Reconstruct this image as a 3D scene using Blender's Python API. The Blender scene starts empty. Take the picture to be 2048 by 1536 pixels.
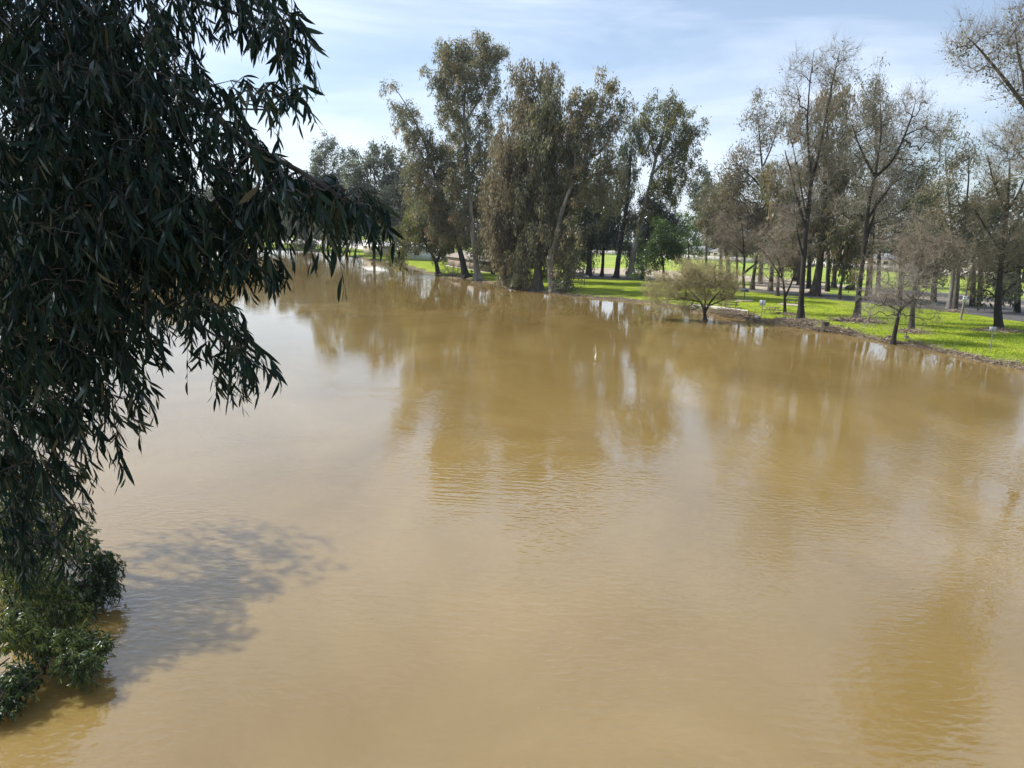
import bpy, math, random
import numpy as np
from mathutils import Matrix, Vector
R = math.radians
rng = np.random.default_rng(7)
random.seed(7)
sc = bpy.context.scene
col = sc.collection

# ------------------------------------------------------------------ camera
CH, PITCH, ROLL, FPX = 9.0, R(11.3), R(1.9), 1500.0
cp, sp = math.cos(PITCH), math.sin(PITCH)
FW = np.array([0, cp, -sp]); R0 = np.array([1., 0, 0]); U0 = np.array([0, sp, cp])
RT = R0 * math.cos(ROLL) + U0 * math.sin(ROLL)
UP = U0 * math.cos(ROLL) - R0 * math.sin(ROLL)
CAM = np.array([0, 0, CH])
cd = bpy.data.cameras.new('camera'); cam = bpy.data.objects.new('camera', cd); col.objects.link(cam)
cd.sensor_width = 36; cd.lens = FPX / 2048 * 36; cd.clip_start = 0.1; cd.clip_end = 8000
M = Matrix(((RT[0], UP[0], -FW[0], 0), (RT[1], UP[1], -FW[1], 0), (RT[2], UP[2], -FW[2], CH), (0, 0, 0, 1)))
cam.matrix_world = M
sc.camera = cam

# ------------------------------------------------------------------ light
SUN_AZ, SUN_EL = R(-68), R(43)          # azimuth from +Y towards +X
world = bpy.data.worlds.new('World'); sc.world = world; world.use_nodes = True
nt = world.node_tree; nt.nodes.clear()
N = nt.nodes.new; L = nt.links.new
out = N('ShaderNodeOutputWorld'); bg = N('ShaderNodeBackground'); sky = N('ShaderNodeTexSky')
sky.sky_type = 'NISHITA'; sky.sun_disc = False; sky.sun_elevation = SUN_EL; sky.sun_rotation = SUN_AZ
sky.air_density = 1.0; sky.dust_density = 0.9; sky.ozone_density = 2.5
tc = N('ShaderNodeTexCoord'); mp = N('ShaderNodeMapping'); mp.inputs['Scale'].default_value = (1.3, 1.0, 6.5)
mp.inputs['Rotation'].default_value = (R(4), R(9), 0)
nz = N('ShaderNodeTexNoise'); nz.inputs['Scale'].default_value = 1.7; nz.inputs['Detail'].default_value = 6; nz.inputs['Roughness'].default_value = .55
nz.inputs['Distortion'].default_value = .5
cr = N('ShaderNodeValToRGB'); cr.color_ramp.elements[0].position = .40; cr.color_ramp.elements[1].position = .68
cr.color_ramp.elements[0].color = (.20, .20, .20, 1); cr.color_ramp.elements[1].color = (.74, .74, .74, 1)
mx = N('ShaderNodeMix'); mx.data_type = 'RGBA'; mx.inputs[7].default_value = (7.0, 7.8, 9.2, 1)
L(tc.outputs['Generated'], mp.inputs[0]); L(mp.outputs[0], nz.inputs['Vector']); L(nz.outputs[0], cr.inputs[0])
L(cr.outputs[0], mx.inputs[0]); L(sky.outputs[0], mx.inputs[6]); L(mx.outputs[2], bg.inputs[0]); L(bg.outputs[0], out.inputs[0])
bg.inputs[1].default_value = 0.110
sd = bpy.data.lights.new('sun', 'SUN'); so = bpy.data.objects.new('sun', sd); col.objects.link(so)
sd.energy = 5.0; sd.angle = R(.53); sd.color = (1, .955, .88)
SUNV = Vector((math.sin(SUN_AZ) * math.cos(SUN_EL), math.cos(SUN_AZ) * math.cos(SUN_EL), math.sin(SUN_EL)))
so.rotation_euler = SUNV.to_track_quat('Z', 'Y').to_euler(); so.location = (0, 0, 60)
sc.view_settings.view_transform = 'Standard'; sc.view_settings.look = 'None'; sc.view_settings.exposure = .50; sc.view_settings.gamma = 1

# ------------------------------------------------------------------ pixel helpers (2048 x 1536 picture)
def ray(px, py):
    v = FW * FPX + RT * (px - 1024) - UP * (py - 768)
    return v / np.linalg.norm(v)
def at(px, py, Y):
    v = ray(px, py); return CAM + v * ((Y - CAM[1]) / v[1])
def onz(px, py, z=0.):
    v = ray(px, py); return CAM + v * ((z - CH) / v[2])

# ------------------------------------------------------------------ tags / meshes
def tag(o, label=None, cat=None, group=None, kind=None):
    if label: o['label'] = label
    if cat: o['category'] = cat
    if group: o['group'] = group
    if kind: o['kind'] = kind
    return o
def empty(name, loc, label, cat, group=None):
    o = bpy.data.objects.new(name, None); col.objects.link(o); o.location = [float(c) for c in loc]
    o.empty_display_size = .3
    return tag(o, label, cat, group)
def link(name, me, parent=None, origin=None):
    o = bpy.data.objects.new(name, me); col.objects.link(o)
    if origin is not None:
        me.transform(Matrix.Translation(-Vector([float(c) for c in origin])))
        if parent is None: o.location = [float(c) for c in origin]
    if parent is not None: o.parent = parent
    return o
class MB:
    """collects numpy verts and faces of one mesh"""
    def __init__(s): s.v = []; s.f = []; s.n = 0; s.a = []; s.mi = 0; s.m = []
    def add(s, v, f, a=None):
        s.m.append(np.full(len(f), s.mi))
        v = np.asarray(v, float).reshape(-1, 3); f = np.asarray(f, int)
        s.v.append(v); s.f.append(f + s.n); s.n += len(v)
        s.a.append(np.full(len(f), .5) if a is None else np.broadcast_to(np.asarray(a, float), (len(f),)).copy())
    def mesh(s, name, mat, smooth=False):
        me = bpy.data.meshes.new(name)
        v = np.concatenate(s.v); me.vertices.add(len(v)); me.vertices.foreach_set('co', v.ravel())
        nl = sum(f.size for f in s.f); nf = sum(len(f) for f in s.f)
        loops = np.concatenate([f.ravel() for f in s.f])
        tot = np.concatenate([np.full(len(f), f.shape[1]) for f in s.f]); st = np.concatenate([[0], np.cumsum(tot)[:-1]])
        me.loops.add(nl); me.loops.foreach_set('vertex_index', loops.astype(np.int32))
        me.polygons.add(nf); me.polygons.foreach_set('loop_start', st.astype(np.int32)); me.polygons.foreach_set('loop_total', tot.astype(np.int32))
        me.update(calc_edges=True)
        if smooth: me.polygons.foreach_set('use_smooth', np.ones(nf, bool))
        at_ = me.attributes.new('tint', 'FLOAT', 'FACE'); at_.data.foreach_set('value', np.concatenate(s.a).astype(np.float32))
        for m_ in (mat if isinstance(mat, (list, tuple)) else [mat]): me.materials.append(m_)
        me.polygons.foreach_set('material_index', np.concatenate(s.m).astype(np.int32)); me.update(); return me
    def obj(s, name, mat, parent=None, origin=None, smooth=False):
        return link(name, s.mesh(name, mat, smooth), parent, origin)
    def box(s, c, d, rz=0., a=None, tilt=None):
        x, y, z = [k / 2 for k in d]
        v = np.array([(i * x, j * y, k * z) for i in (-1, 1) for j in (-1, 1) for k in (-1, 1)])
        if tilt is not None: v = v @ np.array(Matrix.Rotation(tilt[0], 3, tilt[1])).T
        if rz: v = v @ np.array(Matrix.Rotation(rz, 3, 'Z')).T
        s.add(v + np.array(c), [(0, 1, 3, 2), (4, 6, 7, 5), (0, 4, 5, 1), (2, 3, 7, 6), (0, 2, 6, 4), (1, 5, 7, 3)], a)
    def tube(s, pts, rad, k=8, cap=True, a=None, wob=0., seed=0):
        pts = np.asarray(pts, float); n = len(pts); rad = np.broadcast_to(np.asarray(rad, float), (n,))
        tg = np.gradient(pts, axis=0); tg /= np.linalg.norm(tg, axis=1)[:, None] + 1e-9
        ref = np.array([1., 0, 0]) if abs(tg[0][0]) < .8 else np.array([0, 0, 1.])
        u = np.cross(tg, ref); u /= np.linalg.norm(u, axis=1)[:, None] + 1e-9; w = np.cross(tg, u)
        th = np.arange(k) * 2 * math.pi / k
        rr = rad[:, None] * np.ones(k)
        if wob:
            g = np.random.default_rng(seed); rr = rr * (1 + wob * g.standard_normal(k) * .6 + wob * g.standard_normal((n, k)) * .5)
        v = pts[:, None] + rr[:, :, None] * (np.cos(th)[None, :, None] * u[:, None] + np.sin(th)[None, :, None] * w[:, None])
        i = np.arange(n - 1)[:, None] * k; j = np.arange(k)[None]; jn = (j + 1) % k
        f = np.stack([i + j, i + jn, i + k + jn, i + k + j], -1).reshape(-1, 4)
        s.add(v.reshape(-1, 3), f, a)
        if cap:
            for q, rev in ((0, True), (n - 1, False)):
                cc = v[q]; s.add(np.vstack([cc, pts[q]]), [((b, (b + 1) % k, k) if not rev else ((b + 1) % k, b, k)) for b in range(k)], a)
    def segs(s, p0, p1, r0, r1, k=4, a=None):
        """many separate tapered prisms at once"""
        p0 = np.asarray(p0, float); p1 = np.asarray(p1, float); n = len(p0)
        if n == 0: return
        d = p1 - p0; d /= np.linalg.norm(d, axis=1)[:, None] + 1e-9
        ref = np.where(np.abs(d[:, 2:3]) < .9, np.array([[0, 0, 1.]]), np.array([[1., 0, 0]]))
        u = np.cross(d, ref); u /= np.linalg.norm(u, axis=1)[:, None] + 1e-9; w = np.cross(d, u)
        th = np.arange(k) * 2 * math.pi / k
        ring = np.cos(th)[None, :, None] * u[:, None] + np.sin(th)[None, :, None] * w[:, None]
        v = np.concatenate([p0[:, None] + ring * np.broadcast_to(r0, (n,))[:, None, None], p1[:, None] + ring * np.broadcast_to(r1, (n,))[:, None, None]], 1)
        j = np.arange(k); jn = (j + 1) % k
        f = (np.arange(n)[:, None, None] * 2 * k + np.stack([j, jn, k + jn, k + j], -1)[None]).reshape(-1, 4)
        s.add(v.reshape(-1, 3), f, None if a is None else np.repeat(a, k))
    def leaves(s, p, d, ln, wd, a=None, g=rng):
        """slender rhombs: base p, direction d"""
        n = len(p); d = d / (np.linalg.norm(d, axis=1)[:, None] + 1e-9)
        q = np.cross(d, g.standard_normal((n, 3))); q /= np.linalg.norm(q, axis=1)[:, None] + 1e-9
        nn = np.cross(d, q)
        ln = np.broadcast_to(ln, (n,))[:, None]; wd = np.broadcast_to(wd, (n,))[:, None]
        v = np.stack([p, p + d * ln * .45 + q * wd * .5 + nn * ln * .05, p + d * ln, p + d * ln * .45 - q * wd * .5 + nn * ln * .05], 1)
        s.add(v.reshape(-1, 3), np.arange(4 * n).reshape(n, 4), a)

# ------------------------------------------------------------------ materials
def new_mat(name):
    m = bpy.data.materials.new(name); m.use_nodes = True; m.node_tree.nodes.clear()
    return m, m.node_tree.nodes.new, m.node_tree.links.new
def ramp(Nn, stops):
    c = Nn('ShaderNodeValToRGB'); e = c.color_ramp.elements
    while len(e) < len(stops): e.new(.5)
    for i, (p, cc) in enumerate(stops): e[i].position = p; e[i].color = (*cc, 1)
    return c
def leaf_mat(name, stops, trans=.35, gloss=.10, rough=.45):
    m, Nn, Lk = new_mat(name)
    o = Nn('ShaderNodeOutputMaterial'); at_ = Nn('ShaderNodeAttribute'); at_.attribute_name = 'tint'
    c = ramp(Nn, stops); Lk(at_.outputs['Fac'], c.inputs[0])
    df = Nn('ShaderNodeBsdfDiffuse'); tr = Nn('ShaderNodeBsdfTranslucent'); gl = Nn('ShaderNodeBsdfGlossy'); gl.inputs['Roughness'].default_value = rough
    gl.inputs['Color'].default_value = (.9, .95, 1, 1)
    hs = Nn('ShaderNodeHueSaturation'); hs.inputs['Saturation'].default_value = 1.15; hs.inputs['Value'].default_value = 1.25
    Lk(c.outputs[0], df.inputs[0]); Lk(c.outputs[0], hs.inputs['Color']); Lk(hs.outputs[0], tr.inputs[0])
    a = Nn('ShaderNodeMixShader'); a.inputs[0].default_value = trans; Lk(df.outputs[0], a.inputs[1]); Lk(tr.outputs[0], a.inputs[2])
    b = Nn('ShaderNodeMixShader'); fr = Nn('ShaderNodeFresnel'); fr.inputs[0].default_value = 1.4
    ml = Nn('ShaderNodeMath'); ml.operation = 'MULTIPLY_ADD'; ml.inputs[1].default_value = gloss * 3; ml.inputs[2].default_value = gloss * .3
    Lk(fr.outputs[0], ml.inputs[0]); Lk(ml.outputs[0], b.inputs[0]); Lk(a.outputs[0], b.inputs[1]); Lk(gl.outputs[0], b.inputs[2]); Lk(b.outputs[0], o.inputs[0])
    return m
def rough_mat(name, stops, scale=4., rough=.9, bump=.3, stretch=(1, 1, 1), detail=5, dist=.05, tintmix=0.):
    m, Nn, Lk = new_mat(name)
    o = Nn('ShaderNodeOutputMaterial'); p = Nn('ShaderNodeBsdfPrincipled'); p.inputs['Roughness'].default_value = rough
    t = Nn('ShaderNodeTexCoord'); mpp = Nn('ShaderNodeMapping'); mpp.inputs['Scale'].default_value = stretch
    nzz = Nn('ShaderNodeTexNoise'); nzz.inputs['Scale'].default_value = scale; nzz.inputs['Detail'].default_value = detail; nzz.inputs['Roughness'].default_value = .62
    Lk(t.outputs['Object'], mpp.inputs[0]); Lk(mpp.outputs[0], nzz.inputs['Vector'])
    c = ramp(Nn, stops); fac = nzz.outputs[0]
    if tintmix:
        at_ = Nn('ShaderNodeAttribute'); at_.attribute_name = 'tint'
        mm = Nn('ShaderNodeMix'); mm.inputs[0].default_value = tintmix; Lk(fac, mm.inputs[2]); Lk(at_.outputs['Fac'], mm.inputs[3]); fac = mm.outputs[0]
    Lk(fac, c.inputs[0]); Lk(c.outputs[0], p.inputs['Base Color'])
    b = Nn('ShaderNodeBump'); b.inputs['Strength'].default_value = bump; b.inputs['Distance'].default_value = dist
    Lk(nzz.outputs[0], b.inputs['Height']); Lk(b.outputs[0], p.inputs['Normal']); Lk(p.outputs[0], o.inputs[0])
    return m
def plain(name, c, rough=.5, metal=0., var=.12):
    d = tuple(x * (1 - var) for x in c)
    m = rough_mat(name, [(.3, d), (.7, c)], scale=3, rough=rough, bump=.05)
    m.node_tree.nodes['Principled BSDF'].inputs['Metallic'].default_value = metal
    return m

BARK_DARK = rough_mat('bark_dark', [(.3, (.010, .008, .007)), (.6, (.030, .025, .021)), (.8, (.07, .06, .05))], 2.2, .95, .8, (1, 1, .25), dist=.12)
BARK_PALE = rough_mat('bark_pale', [(.3, (.08, .07, .06)), (.5, (.18, .16, .14)), (.72, (.32, .29, .26))], 1.2, .9, .6, (1, 1, .3), dist=.08)
BARK_GREY = rough_mat('bark_grey', [(.3, (.03, .026, .022)), (.6, (.085, .072, .06)), (.8, (.18, .155, .13))], 1.8, .95, .7, (1, 1, .3), dist=.1)
TWIG_BROWN = rough_mat('twig_brown', [(.2, (.13, .10, .075)), (.5, (.25, .20, .15)), (.85, (.38, .32, .25))], .6, .9, .1, tintmix=.6)
TWIG_GREY = rough_mat('twig_grey', [(.2, (.13, .115, .095)), (.5, (.27, .24, .20)), (.85, (.44, .40, .34))], .6, .9, .1, tintmix=.6)
TWIG_YELLOW = rough_mat('twig_willow', [(.2, (.24, .20, .09)), (.5, (.40, .35, .17)), (.85, (.52, .47, .26))], .6, .9, .1, tintmix=.6)
EUC = leaf_mat('foliage_eucalyptus', [(0, (.070, .074, .042)), (.4, (.135, .145, .078)), (.75, (.200, .190, .100)), (.97, (.24, .20, .105)), (1, (.27, .17, .10))], .5, .03, .6)
EUC_BLUE = leaf_mat('foliage_bluegreen', [(0, (.05, .066, .045)), (.5, (.10, .12, .075)), (1, (.17, .17, .105))], .48, .03, .6)
EUC_BROWN = leaf_mat('foliage_brownish', [(0, (.09, .078, .050)), (.5, (.165, .148, .092)), (1, (.25, .21, .13))], .5, .02, .6)
OLIVE = leaf_mat('foliage_olive', [(0, (.06, .065, .022)), (.5, (.12, .125, .04)), (1, (.20, .19, .07))], .5, .02, .6)
DARKGREEN = leaf_mat('foliage_dark', [(0, (.012, .02, .010)), (.6, (.03, .045, .022)), (1, (.06, .085, .035))], .2, .12, .4)
GREEN = leaf_mat('foliage_green', [(0, (.045, .075, .018)), (.5, (.085, .14, .032)), (1, (.15, .22, .055))], .5, .03, .5)
FAR = leaf_mat('foliage_far', [(0, (.05, .062, .048)), (.5, (.085, .098, .07)), (1, (.13, .135, .09))], .5, .02, .6)
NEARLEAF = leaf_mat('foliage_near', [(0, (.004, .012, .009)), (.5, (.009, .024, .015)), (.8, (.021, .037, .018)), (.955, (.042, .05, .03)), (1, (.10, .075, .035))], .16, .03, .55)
BUSHLEAF = leaf_mat('foliage_bush', [(0, (.02, .038, .014)), (.5, (.048, .08, .024)), (.85, (.12, .155, .04)), (1, (.28, .30, .08))], .42, .04, .5)  # upper yellow-green stops put sunlit highlights into the leaf colour

# ------------------------------------------------------------------ river outline and terrain
shore_px = [(2500, 850), (2200, 778), (2048, 742), (1970, 724), (1900, 708), (1840, 696), (1780, 687), (1710, 673), (1640, 662), (1560, 650), (1500, 641), (1430, 629),
            (1365, 617), (1300, 607), (1230, 600), (1160, 593), (1110, 589), (1060, 582), (1020, 576), (975, 565), (940, 559), (900, 553), (850, 546), (815, 535), (790, 527), (740, 520), (700, 514),
            (660, 508), (620, 503), (560, 499), (480, 497), (400, 500), (300, 512), (200, 535), (60, 585)]
SH = np.array([onz(*p)[:2] for p in shore_px])
SH = np.vstack([[150, -80], SH[0] + np.array([10, -25]), SH, [-30, 30], [-17, 16], [-15, 0], [-15, -80]])
def sdist(P):
    """signed distance to the river polygon, positive on land"""
    P = np.asarray(P, float).reshape(-1, 2); A = SH; B = np.roll(SH, -1, 0)
    best = np.full(len(P), 1e9); inside = np.zeros(len(P), bool)
    for a, b in zip(A, B):
        ab = b - a; t = np.clip(((P - a) @ ab) / (ab @ ab), 0, 1)
        best = np.minimum(best, np.linalg.norm(P - (a + t[:, None] * ab), axis=1))
        c = ((a[1] > P[:, 1]) != (b[1] > P[:, 1]))
        with np.errstate(divide='ignore', invalid='ignore'):
            xx = (b[0] - a[0]) * (P[:, 1] - a[1]) / (b[1] - a[1]) + a[0]
        inside ^= c & (P[:, 0] < xx)
    return np.where(inside, -best, best)
def wob(x, y):
    return .5 * np.sin(x * .9 + 1.3 * np.sin(y * .31)) * np.sin(y * .7 + 2) + .3 * np.sin(x * 2.3 + y * 1.7) + .25 * np.sin(x * .23 - y * .19)
def gh(x, y):
    x = np.atleast_1d(np.asarray(x, float)); y = np.atleast_1d(np.asarray(y, float))
    d = sdist(np.stack([x, y], -1)); d = d + (.55 * wob(x, y) + .5 * np.sin(x * .55 + 2 * np.sin(y * .43)) * np.sin(y * .37 + 1)) * np.exp(-np.abs(d) / 5)
    h = np.interp(d, [-30, -3, 0, .8, 2.5, 8, 26, 400], [-2.2, -1., 0, .28, .42, .6, 1., 1.])
    return h + .05 * wob(x * .35, y * .35) * np.clip(d / 3, 0, 1) * np.clip((26 - d) / 10, 0, 1)
def ground(px, py):
    z = 0.5
    for _ in range(12):
        p = onz(px, py, z); z = .5 * z + .5 * float(gh(p[0], p[1])[0])
    p[2] = float(gh(p[0], p[1])[0]); return p

def axis(parts):
    o = []
    for a, b, st in parts: o += list(np.arange(a, b, st))
    return np.array(o + [parts[-1][1]])
xs = axis([(-1500, -300, 120), (-300, -60, 12), (-60, -12, 4), (-12, 100, 1.0), (100, 220, 5), (220, 1500, 80)])
ys = axis([(-120, 20, 10), (20, 190, 1.25), (190, 330, 5), (330, 3500, 150)])
X, Y = np.meshgrid(xs, ys); H = gh(X.ravel(), Y.ravel())
nx, ny = len(xs), len(ys)
ii = (np.arange(ny - 1)[:, None] * nx + np.arange(nx - 1)[None]).ravel()
mb = MB(); mb.add(np.stack([X.ravel(), Y.ravel(), H], -1), np.stack([ii, ii + 1, ii + nx + 1, ii + nx], -1))
gm, Nn, Lk = new_mat('lawn_and_mud')
o = Nn('ShaderNodeOutputMaterial'); p = Nn('ShaderNodeBsdfPrincipled'); p.inputs['Roughness'].default_value = .95; p.inputs['Specular IOR Level'].default_value = .15
t = Nn('ShaderNodeTexCoord'); geo = Nn('ShaderNodeNewGeometry')
def noise(scale, det=5, r=.6):
    n = Nn('ShaderNodeTexNoise'); n.inputs['Scale'].default_value = scale; n.inputs['Detail'].default_value = det; n.inputs['Roughness'].default_value = r
    Lk(t.outputs['Object'], n.inputs['Vector']); return n
n1 = noise(.35, 6); n2 = noise(6, 3); n3 = noise(.03, 3)
c1 = ramp(Nn, [(.3, (.12, .17, .012)), (.46, (.21, .285, .018)), (.6, (.28, .35, .026)), (.72, (.34, .35, .06)), (.8, (.26, .22, .09))]); Lk(n1.outputs[0], c1.inputs[0])
c2 = ramp(Nn, [(.3, (.6, .6, .55)), (.7, (1.15, 1.12, 1))]); Lk(n2.outputs[0], c2.inputs[0])
mu = Nn('ShaderNodeMix'); mu.data_type = 'RGBA'; mu.blend_type = 'MULTIPLY'; mu.inputs[0].default_value = 1; Lk(c1.outputs[0], mu.inputs[6]); Lk(c2.outputs[0], mu.inputs[7])
cm = ramp(Nn, [(.3, (.06, .045, .03)), (.55, (.15, .115, .08)), (.75, (.32, .26, .19))]); n4 = noise(3.5, 8, .75); Lk(n4.outputs[0], cm.inputs[0])
sx = Nn('ShaderNodeSeparateXYZ'); Lk(geo.outputs['Position'], sx.inputs[0])
ad = Nn('ShaderNodeMath'); ad.operation = 'MULTIPLY_ADD'; ad.inputs[1].default_value = -.45; Lk(n1.outputs[0], ad.inputs[0]); Lk(sx.outputs['Z'], ad.inputs[2])
mr = Nn('ShaderNodeMapRange'); mr.inputs[1].default_value = -.02; mr.inputs[2].default_value = .06; Lk(ad.outputs[0], mr.inputs[0])
mg = Nn('ShaderNodeMix'); mg.data_type = 'RGBA'; Lk(mr.outputs[0], mg.inputs[0]); Lk(cm.outputs[0], mg.inputs[6]); Lk(mu.outputs[2], mg.inputs[7])
wr = ramp(Nn, [(.56, (0, 0, 0)), (.70, (.75, .75, .75))]); n5 = noise(.16, 7, .7); Lk(n5.outputs[0], wr.inputs[0])
mw = Nn('ShaderNodeMix'); mw.data_type = 'RGBA'; mw.inputs[7].default_value = (.24, .20, .10, 1); Lk(wr.outputs[0], mw.inputs[0]); Lk(mg.outputs[2], mw.inputs[6])
Lk(mw.outputs[2], p.inputs['Base Color'])
b = Nn('ShaderNodeBump'); b.inputs['Strength'].default_value = .7; b.inputs['Distance'].default_value = .12; Lk(n4.outputs[0], b.inputs['Height']); Lk(b.outputs[0], p.inputs['Normal'])
Lk(p.outputs[0], o.inputs[0])
tag(mb.obj('ground', gm, smooth=True), 'green park lawn with a muddy bank along the river', None, None, 'structure')

# water: opaque silt-laden river
wm, Nn, Lk = new_mat('muddy_water')
o = Nn('ShaderNodeOutputMaterial'); p = Nn('ShaderNodeBsdfPrincipled')
p.inputs['Roughness'].default_value = .005; p.inputs['IOR'].default_value = 1.85
p.inputs['Subsurface Weight'].default_value = 1.; p.inputs['Subsurface Radius'].default_value = (1., .8, .5); p.inputs['Subsurface Scale'].default_value = 1.2
t = Nn('ShaderNodeTexCoord')
def mapped(sc_, rot=0., loc=(0, 0, 0)):
    m_ = Nn('ShaderNodeMapping'); m_.inputs['Scale'].default_value = sc_; m_.inputs['Rotation'].default_value = (0, 0, rot); m_.inputs['Location'].default_value = loc
    Lk(t.outputs['Object'], m_.inputs[0]); return m_
def wn(mapp, scale, det=3, r=.5, dist=0.):
    n = Nn('ShaderNodeTexNoise'); n.inputs['Scale'].default_value = scale; n.inputs['Detail'].default_value = det; n.inputs['Roughness'].default_value = r; n.inputs['Distortion'].default_value = dist
    Lk(mapp.outputs[0], n.inputs['Vector']); return n
nc = wn(mapped((1, .6, 1)), .12, 5, .55, .8)
cc = ramp(Nn, [(.3, (.21, .143, .046)), (.5, (.245, .168, .056)), (.7, (.29, .204, .074))]); Lk(nc.outputs[0], cc.inputs[0]); Lk(cc.outputs[0], p.inputs['Base Color'])
def mth(op, a, b=None, c=None):
    m_ = Nn('ShaderNodeMath'); m_.operation = op
    for i, v in enumerate((a, b, c)):
        if v is None: continue
        if isinstance(v, (int, float)): m_.inputs[i].default_value = v
        else: Lk(v, m_.inputs[i])
    return m_.outputs[0]
patch = ramp(Nn, [(.38, (.18,) * 3), (.50, (.55,) * 3), (.62, (1.5,) * 3)]); Lk(wn(mapped((1, .75, 1), R(20)), .11, 4, .6, 1.2).outputs[0], patch.inputs[0])
r1 = wn(mapped((1, 1.7, 1), R(15)), 3.3, 0, .5, .6).outputs[0]        # wavelets
r2 = wn(mapped((1, 2.0, 1), R(-12), (5, 3, 0)), 7.5, 0, .5, .6).outputs[0]
r3 = wn(mapped((1, 1.2, 1), R(30), (9, 1, 0)), .45, 3, .5, 1.2).outputs[0]   # broad boils and swirls
wv = Nn('ShaderNodeTexWave'); wv.wave_type = 'BANDS'; wv.bands_direction = 'Y'; wv.inputs['Scale'].default_value = .85; wv.inputs['Distortion'].default_value = 11; wv.inputs['Detail'].default_value = 2; wv.inputs['Detail Scale'].default_value = .55; wv.inputs['Detail Roughness'].default_value = .6
Lk(mapped((.35, 1, 1), R(12)).outputs[0], wv.inputs['Vector'])
wpatch = ramp(Nn, [(.50, (0,) * 3), (.62, (1,) * 3)]); Lk(wn(mapped((1, .8, 1), R(-15), (7, 2, 0)), .14, 3, .6, 1.).outputs[0], wpatch.inputs[0])
lnz = wn(mapped((.8, 1, 1), R(10), (3, 8, 0)), .16, 5, .6, 2.2).outputs[0]
ridge = mth('MAXIMUM', mth('SUBTRACT', 1., mth('MULTIPLY', mth('ABSOLUTE', mth('SUBTRACT', lnz, .5)), 45.)), 0.)      # thin seams between currents
extra = mth('ADD', mth('MULTIPLY', mth('MULTIPLY', wv.outputs['Fac'], .0020), wpatch.outputs[0]), mth('MULTIPLY', mth('MULTIPLY', ridge, r1), .0016))
sxyz = Nn('ShaderNodeSeparateXYZ'); Lk(t.outputs['Object'], sxyz.inputs[0])
calm = Nn('ShaderNodeMapRange'); calm.inputs[1].default_value = 18; calm.inputs[2].default_value = 60; calm.inputs[3].default_value = 1.; calm.inputs[4].default_value = .14; Lk(sxyz.outputs['Y'], calm.inputs[0])   # slower, calmer water upstream
h = mth('MULTIPLY', mth('ADD', mth('MULTIPLY', mth('ADD', mth('MULTIPLY', r1, .0112), mth('MULTIPLY', r2, .0028)), patch.outputs[0]), mth('ADD', extra, mth('MULTIPLY', r3, .005))), calm.outputs[0])
b = Nn('ShaderNodeBump'); b.inputs['Strength'].default_value = 1; b.inputs['Distance'].default_value = 1.0
Lk(h, b.inputs['Height']); Lk(b.outputs[0], p.inputs['Normal'])
Lk(p.outputs[0], o.inputs[0])
mb = MB(); wx = axis([(-500, 300, 50)]); wy = axis([(-120, 700, 50)])
X, Y = np.meshgrid(wx, wy); ii = (np.arange(len(wy) - 1)[:, None] * len(wx) + np.arange(len(wx) - 1)[None]).ravel()
mb.add(np.stack([X.ravel(), Y.ravel(), 0 * X.ravel()], -1), np.stack([ii, ii + 1, ii + len(wx) + 1, ii + len(wx)], -1))
tag(mb.obj('river_water', wm), 'muddy brown river water with reflections', None, None, 'structure')

# flat sheets on the level ground behind the lawn
def sheet(name, top, bot, mat, z, label, n=6):
    g = MB(); k = int((top[-1][0] - top[0][0]) / 15) + n; px = np.linspace(top[0][0], top[-1][0], k)
    tt, bb = np.array(top, float), np.array(bot, float)
    a = np.array([onz(x, np.interp(x, tt[:, 0], tt[:, 1]), 1.) for x in px]); b_ = np.array([onz(x, np.interp(x, bb[:, 0], bb[:, 1]), 1.) for x in px])
    jit = .35 * np.sin(np.arange(k) * 1.9) + .25 * np.sin(np.arange(k) * .83)
    a[:, 1] += jit; b_[:, 1] += jit[::-1] * .5; a[:, 2] = b_[:, 2] = 1 + z
    q = np.arange(k - 1); g.add(np.vstack([a, b_]), np.stack([q, q + k, q + k + 1, q + 1], -1))
    return tag(g.obj(name, mat), label, None, None, 'structure')
DIRT = rough_mat('dirt', [(.3, (.20, .155, .105)), (.5, (.36, .30, .22)), (.7, (.50, .43, .33))], .5, .95, .3, detail=8)
ASPH = rough_mat('asphalt', [(.3, (.050, .048, .047)), (.6, (.085, .08, .078)), (.8, (.15, .13, .11))], 1.2, .9, .2, detail=8)  # dark stops carry the shade on the road in their colour
PALE = rough_mat('pale_ground', [(.3, (.42, .38, .33)), (.6, (.58, .54, .48))], .2, .95, .2)
FIELD = rough_mat('field_grass', [(.3, (.13, .20, .016)), (.5, (.22, .30, .022)), (.65, (.32, .36, .03)), (.8, (.42, .37, .05))], .25, .95, .5, (1, .6, 1), detail=8, dist=.2)
sheet('field', [(1130, 506), (1285, 510), (1430, 522), (1690, 536), (1850, 545), (2048, 556), (2400, 580)], [(1130, 538), (1285, 539), (1430, 547), (1560, 556), (1690, 571), (1900, 586), (2048, 600), (2400, 640)], FIELD, .004, 'bright yellow green field behind the dirt path')
sheet('dirt_path', [(1130, 538), (1200, 536), (1290, 538.5), (1430, 547), (1560, 556), (1690, 571), (1800, 580), (1900, 586), (2048, 600), (2400, 640)],
      [(1130, 549), (1200, 552), (1290, 557), (1430, 570), (1560, 582), (1690, 592), (1800, 600), (1900, 606), (2048, 624), (2400, 670)], DIRT, .008, 'pale dirt track behind the park road')
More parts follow.
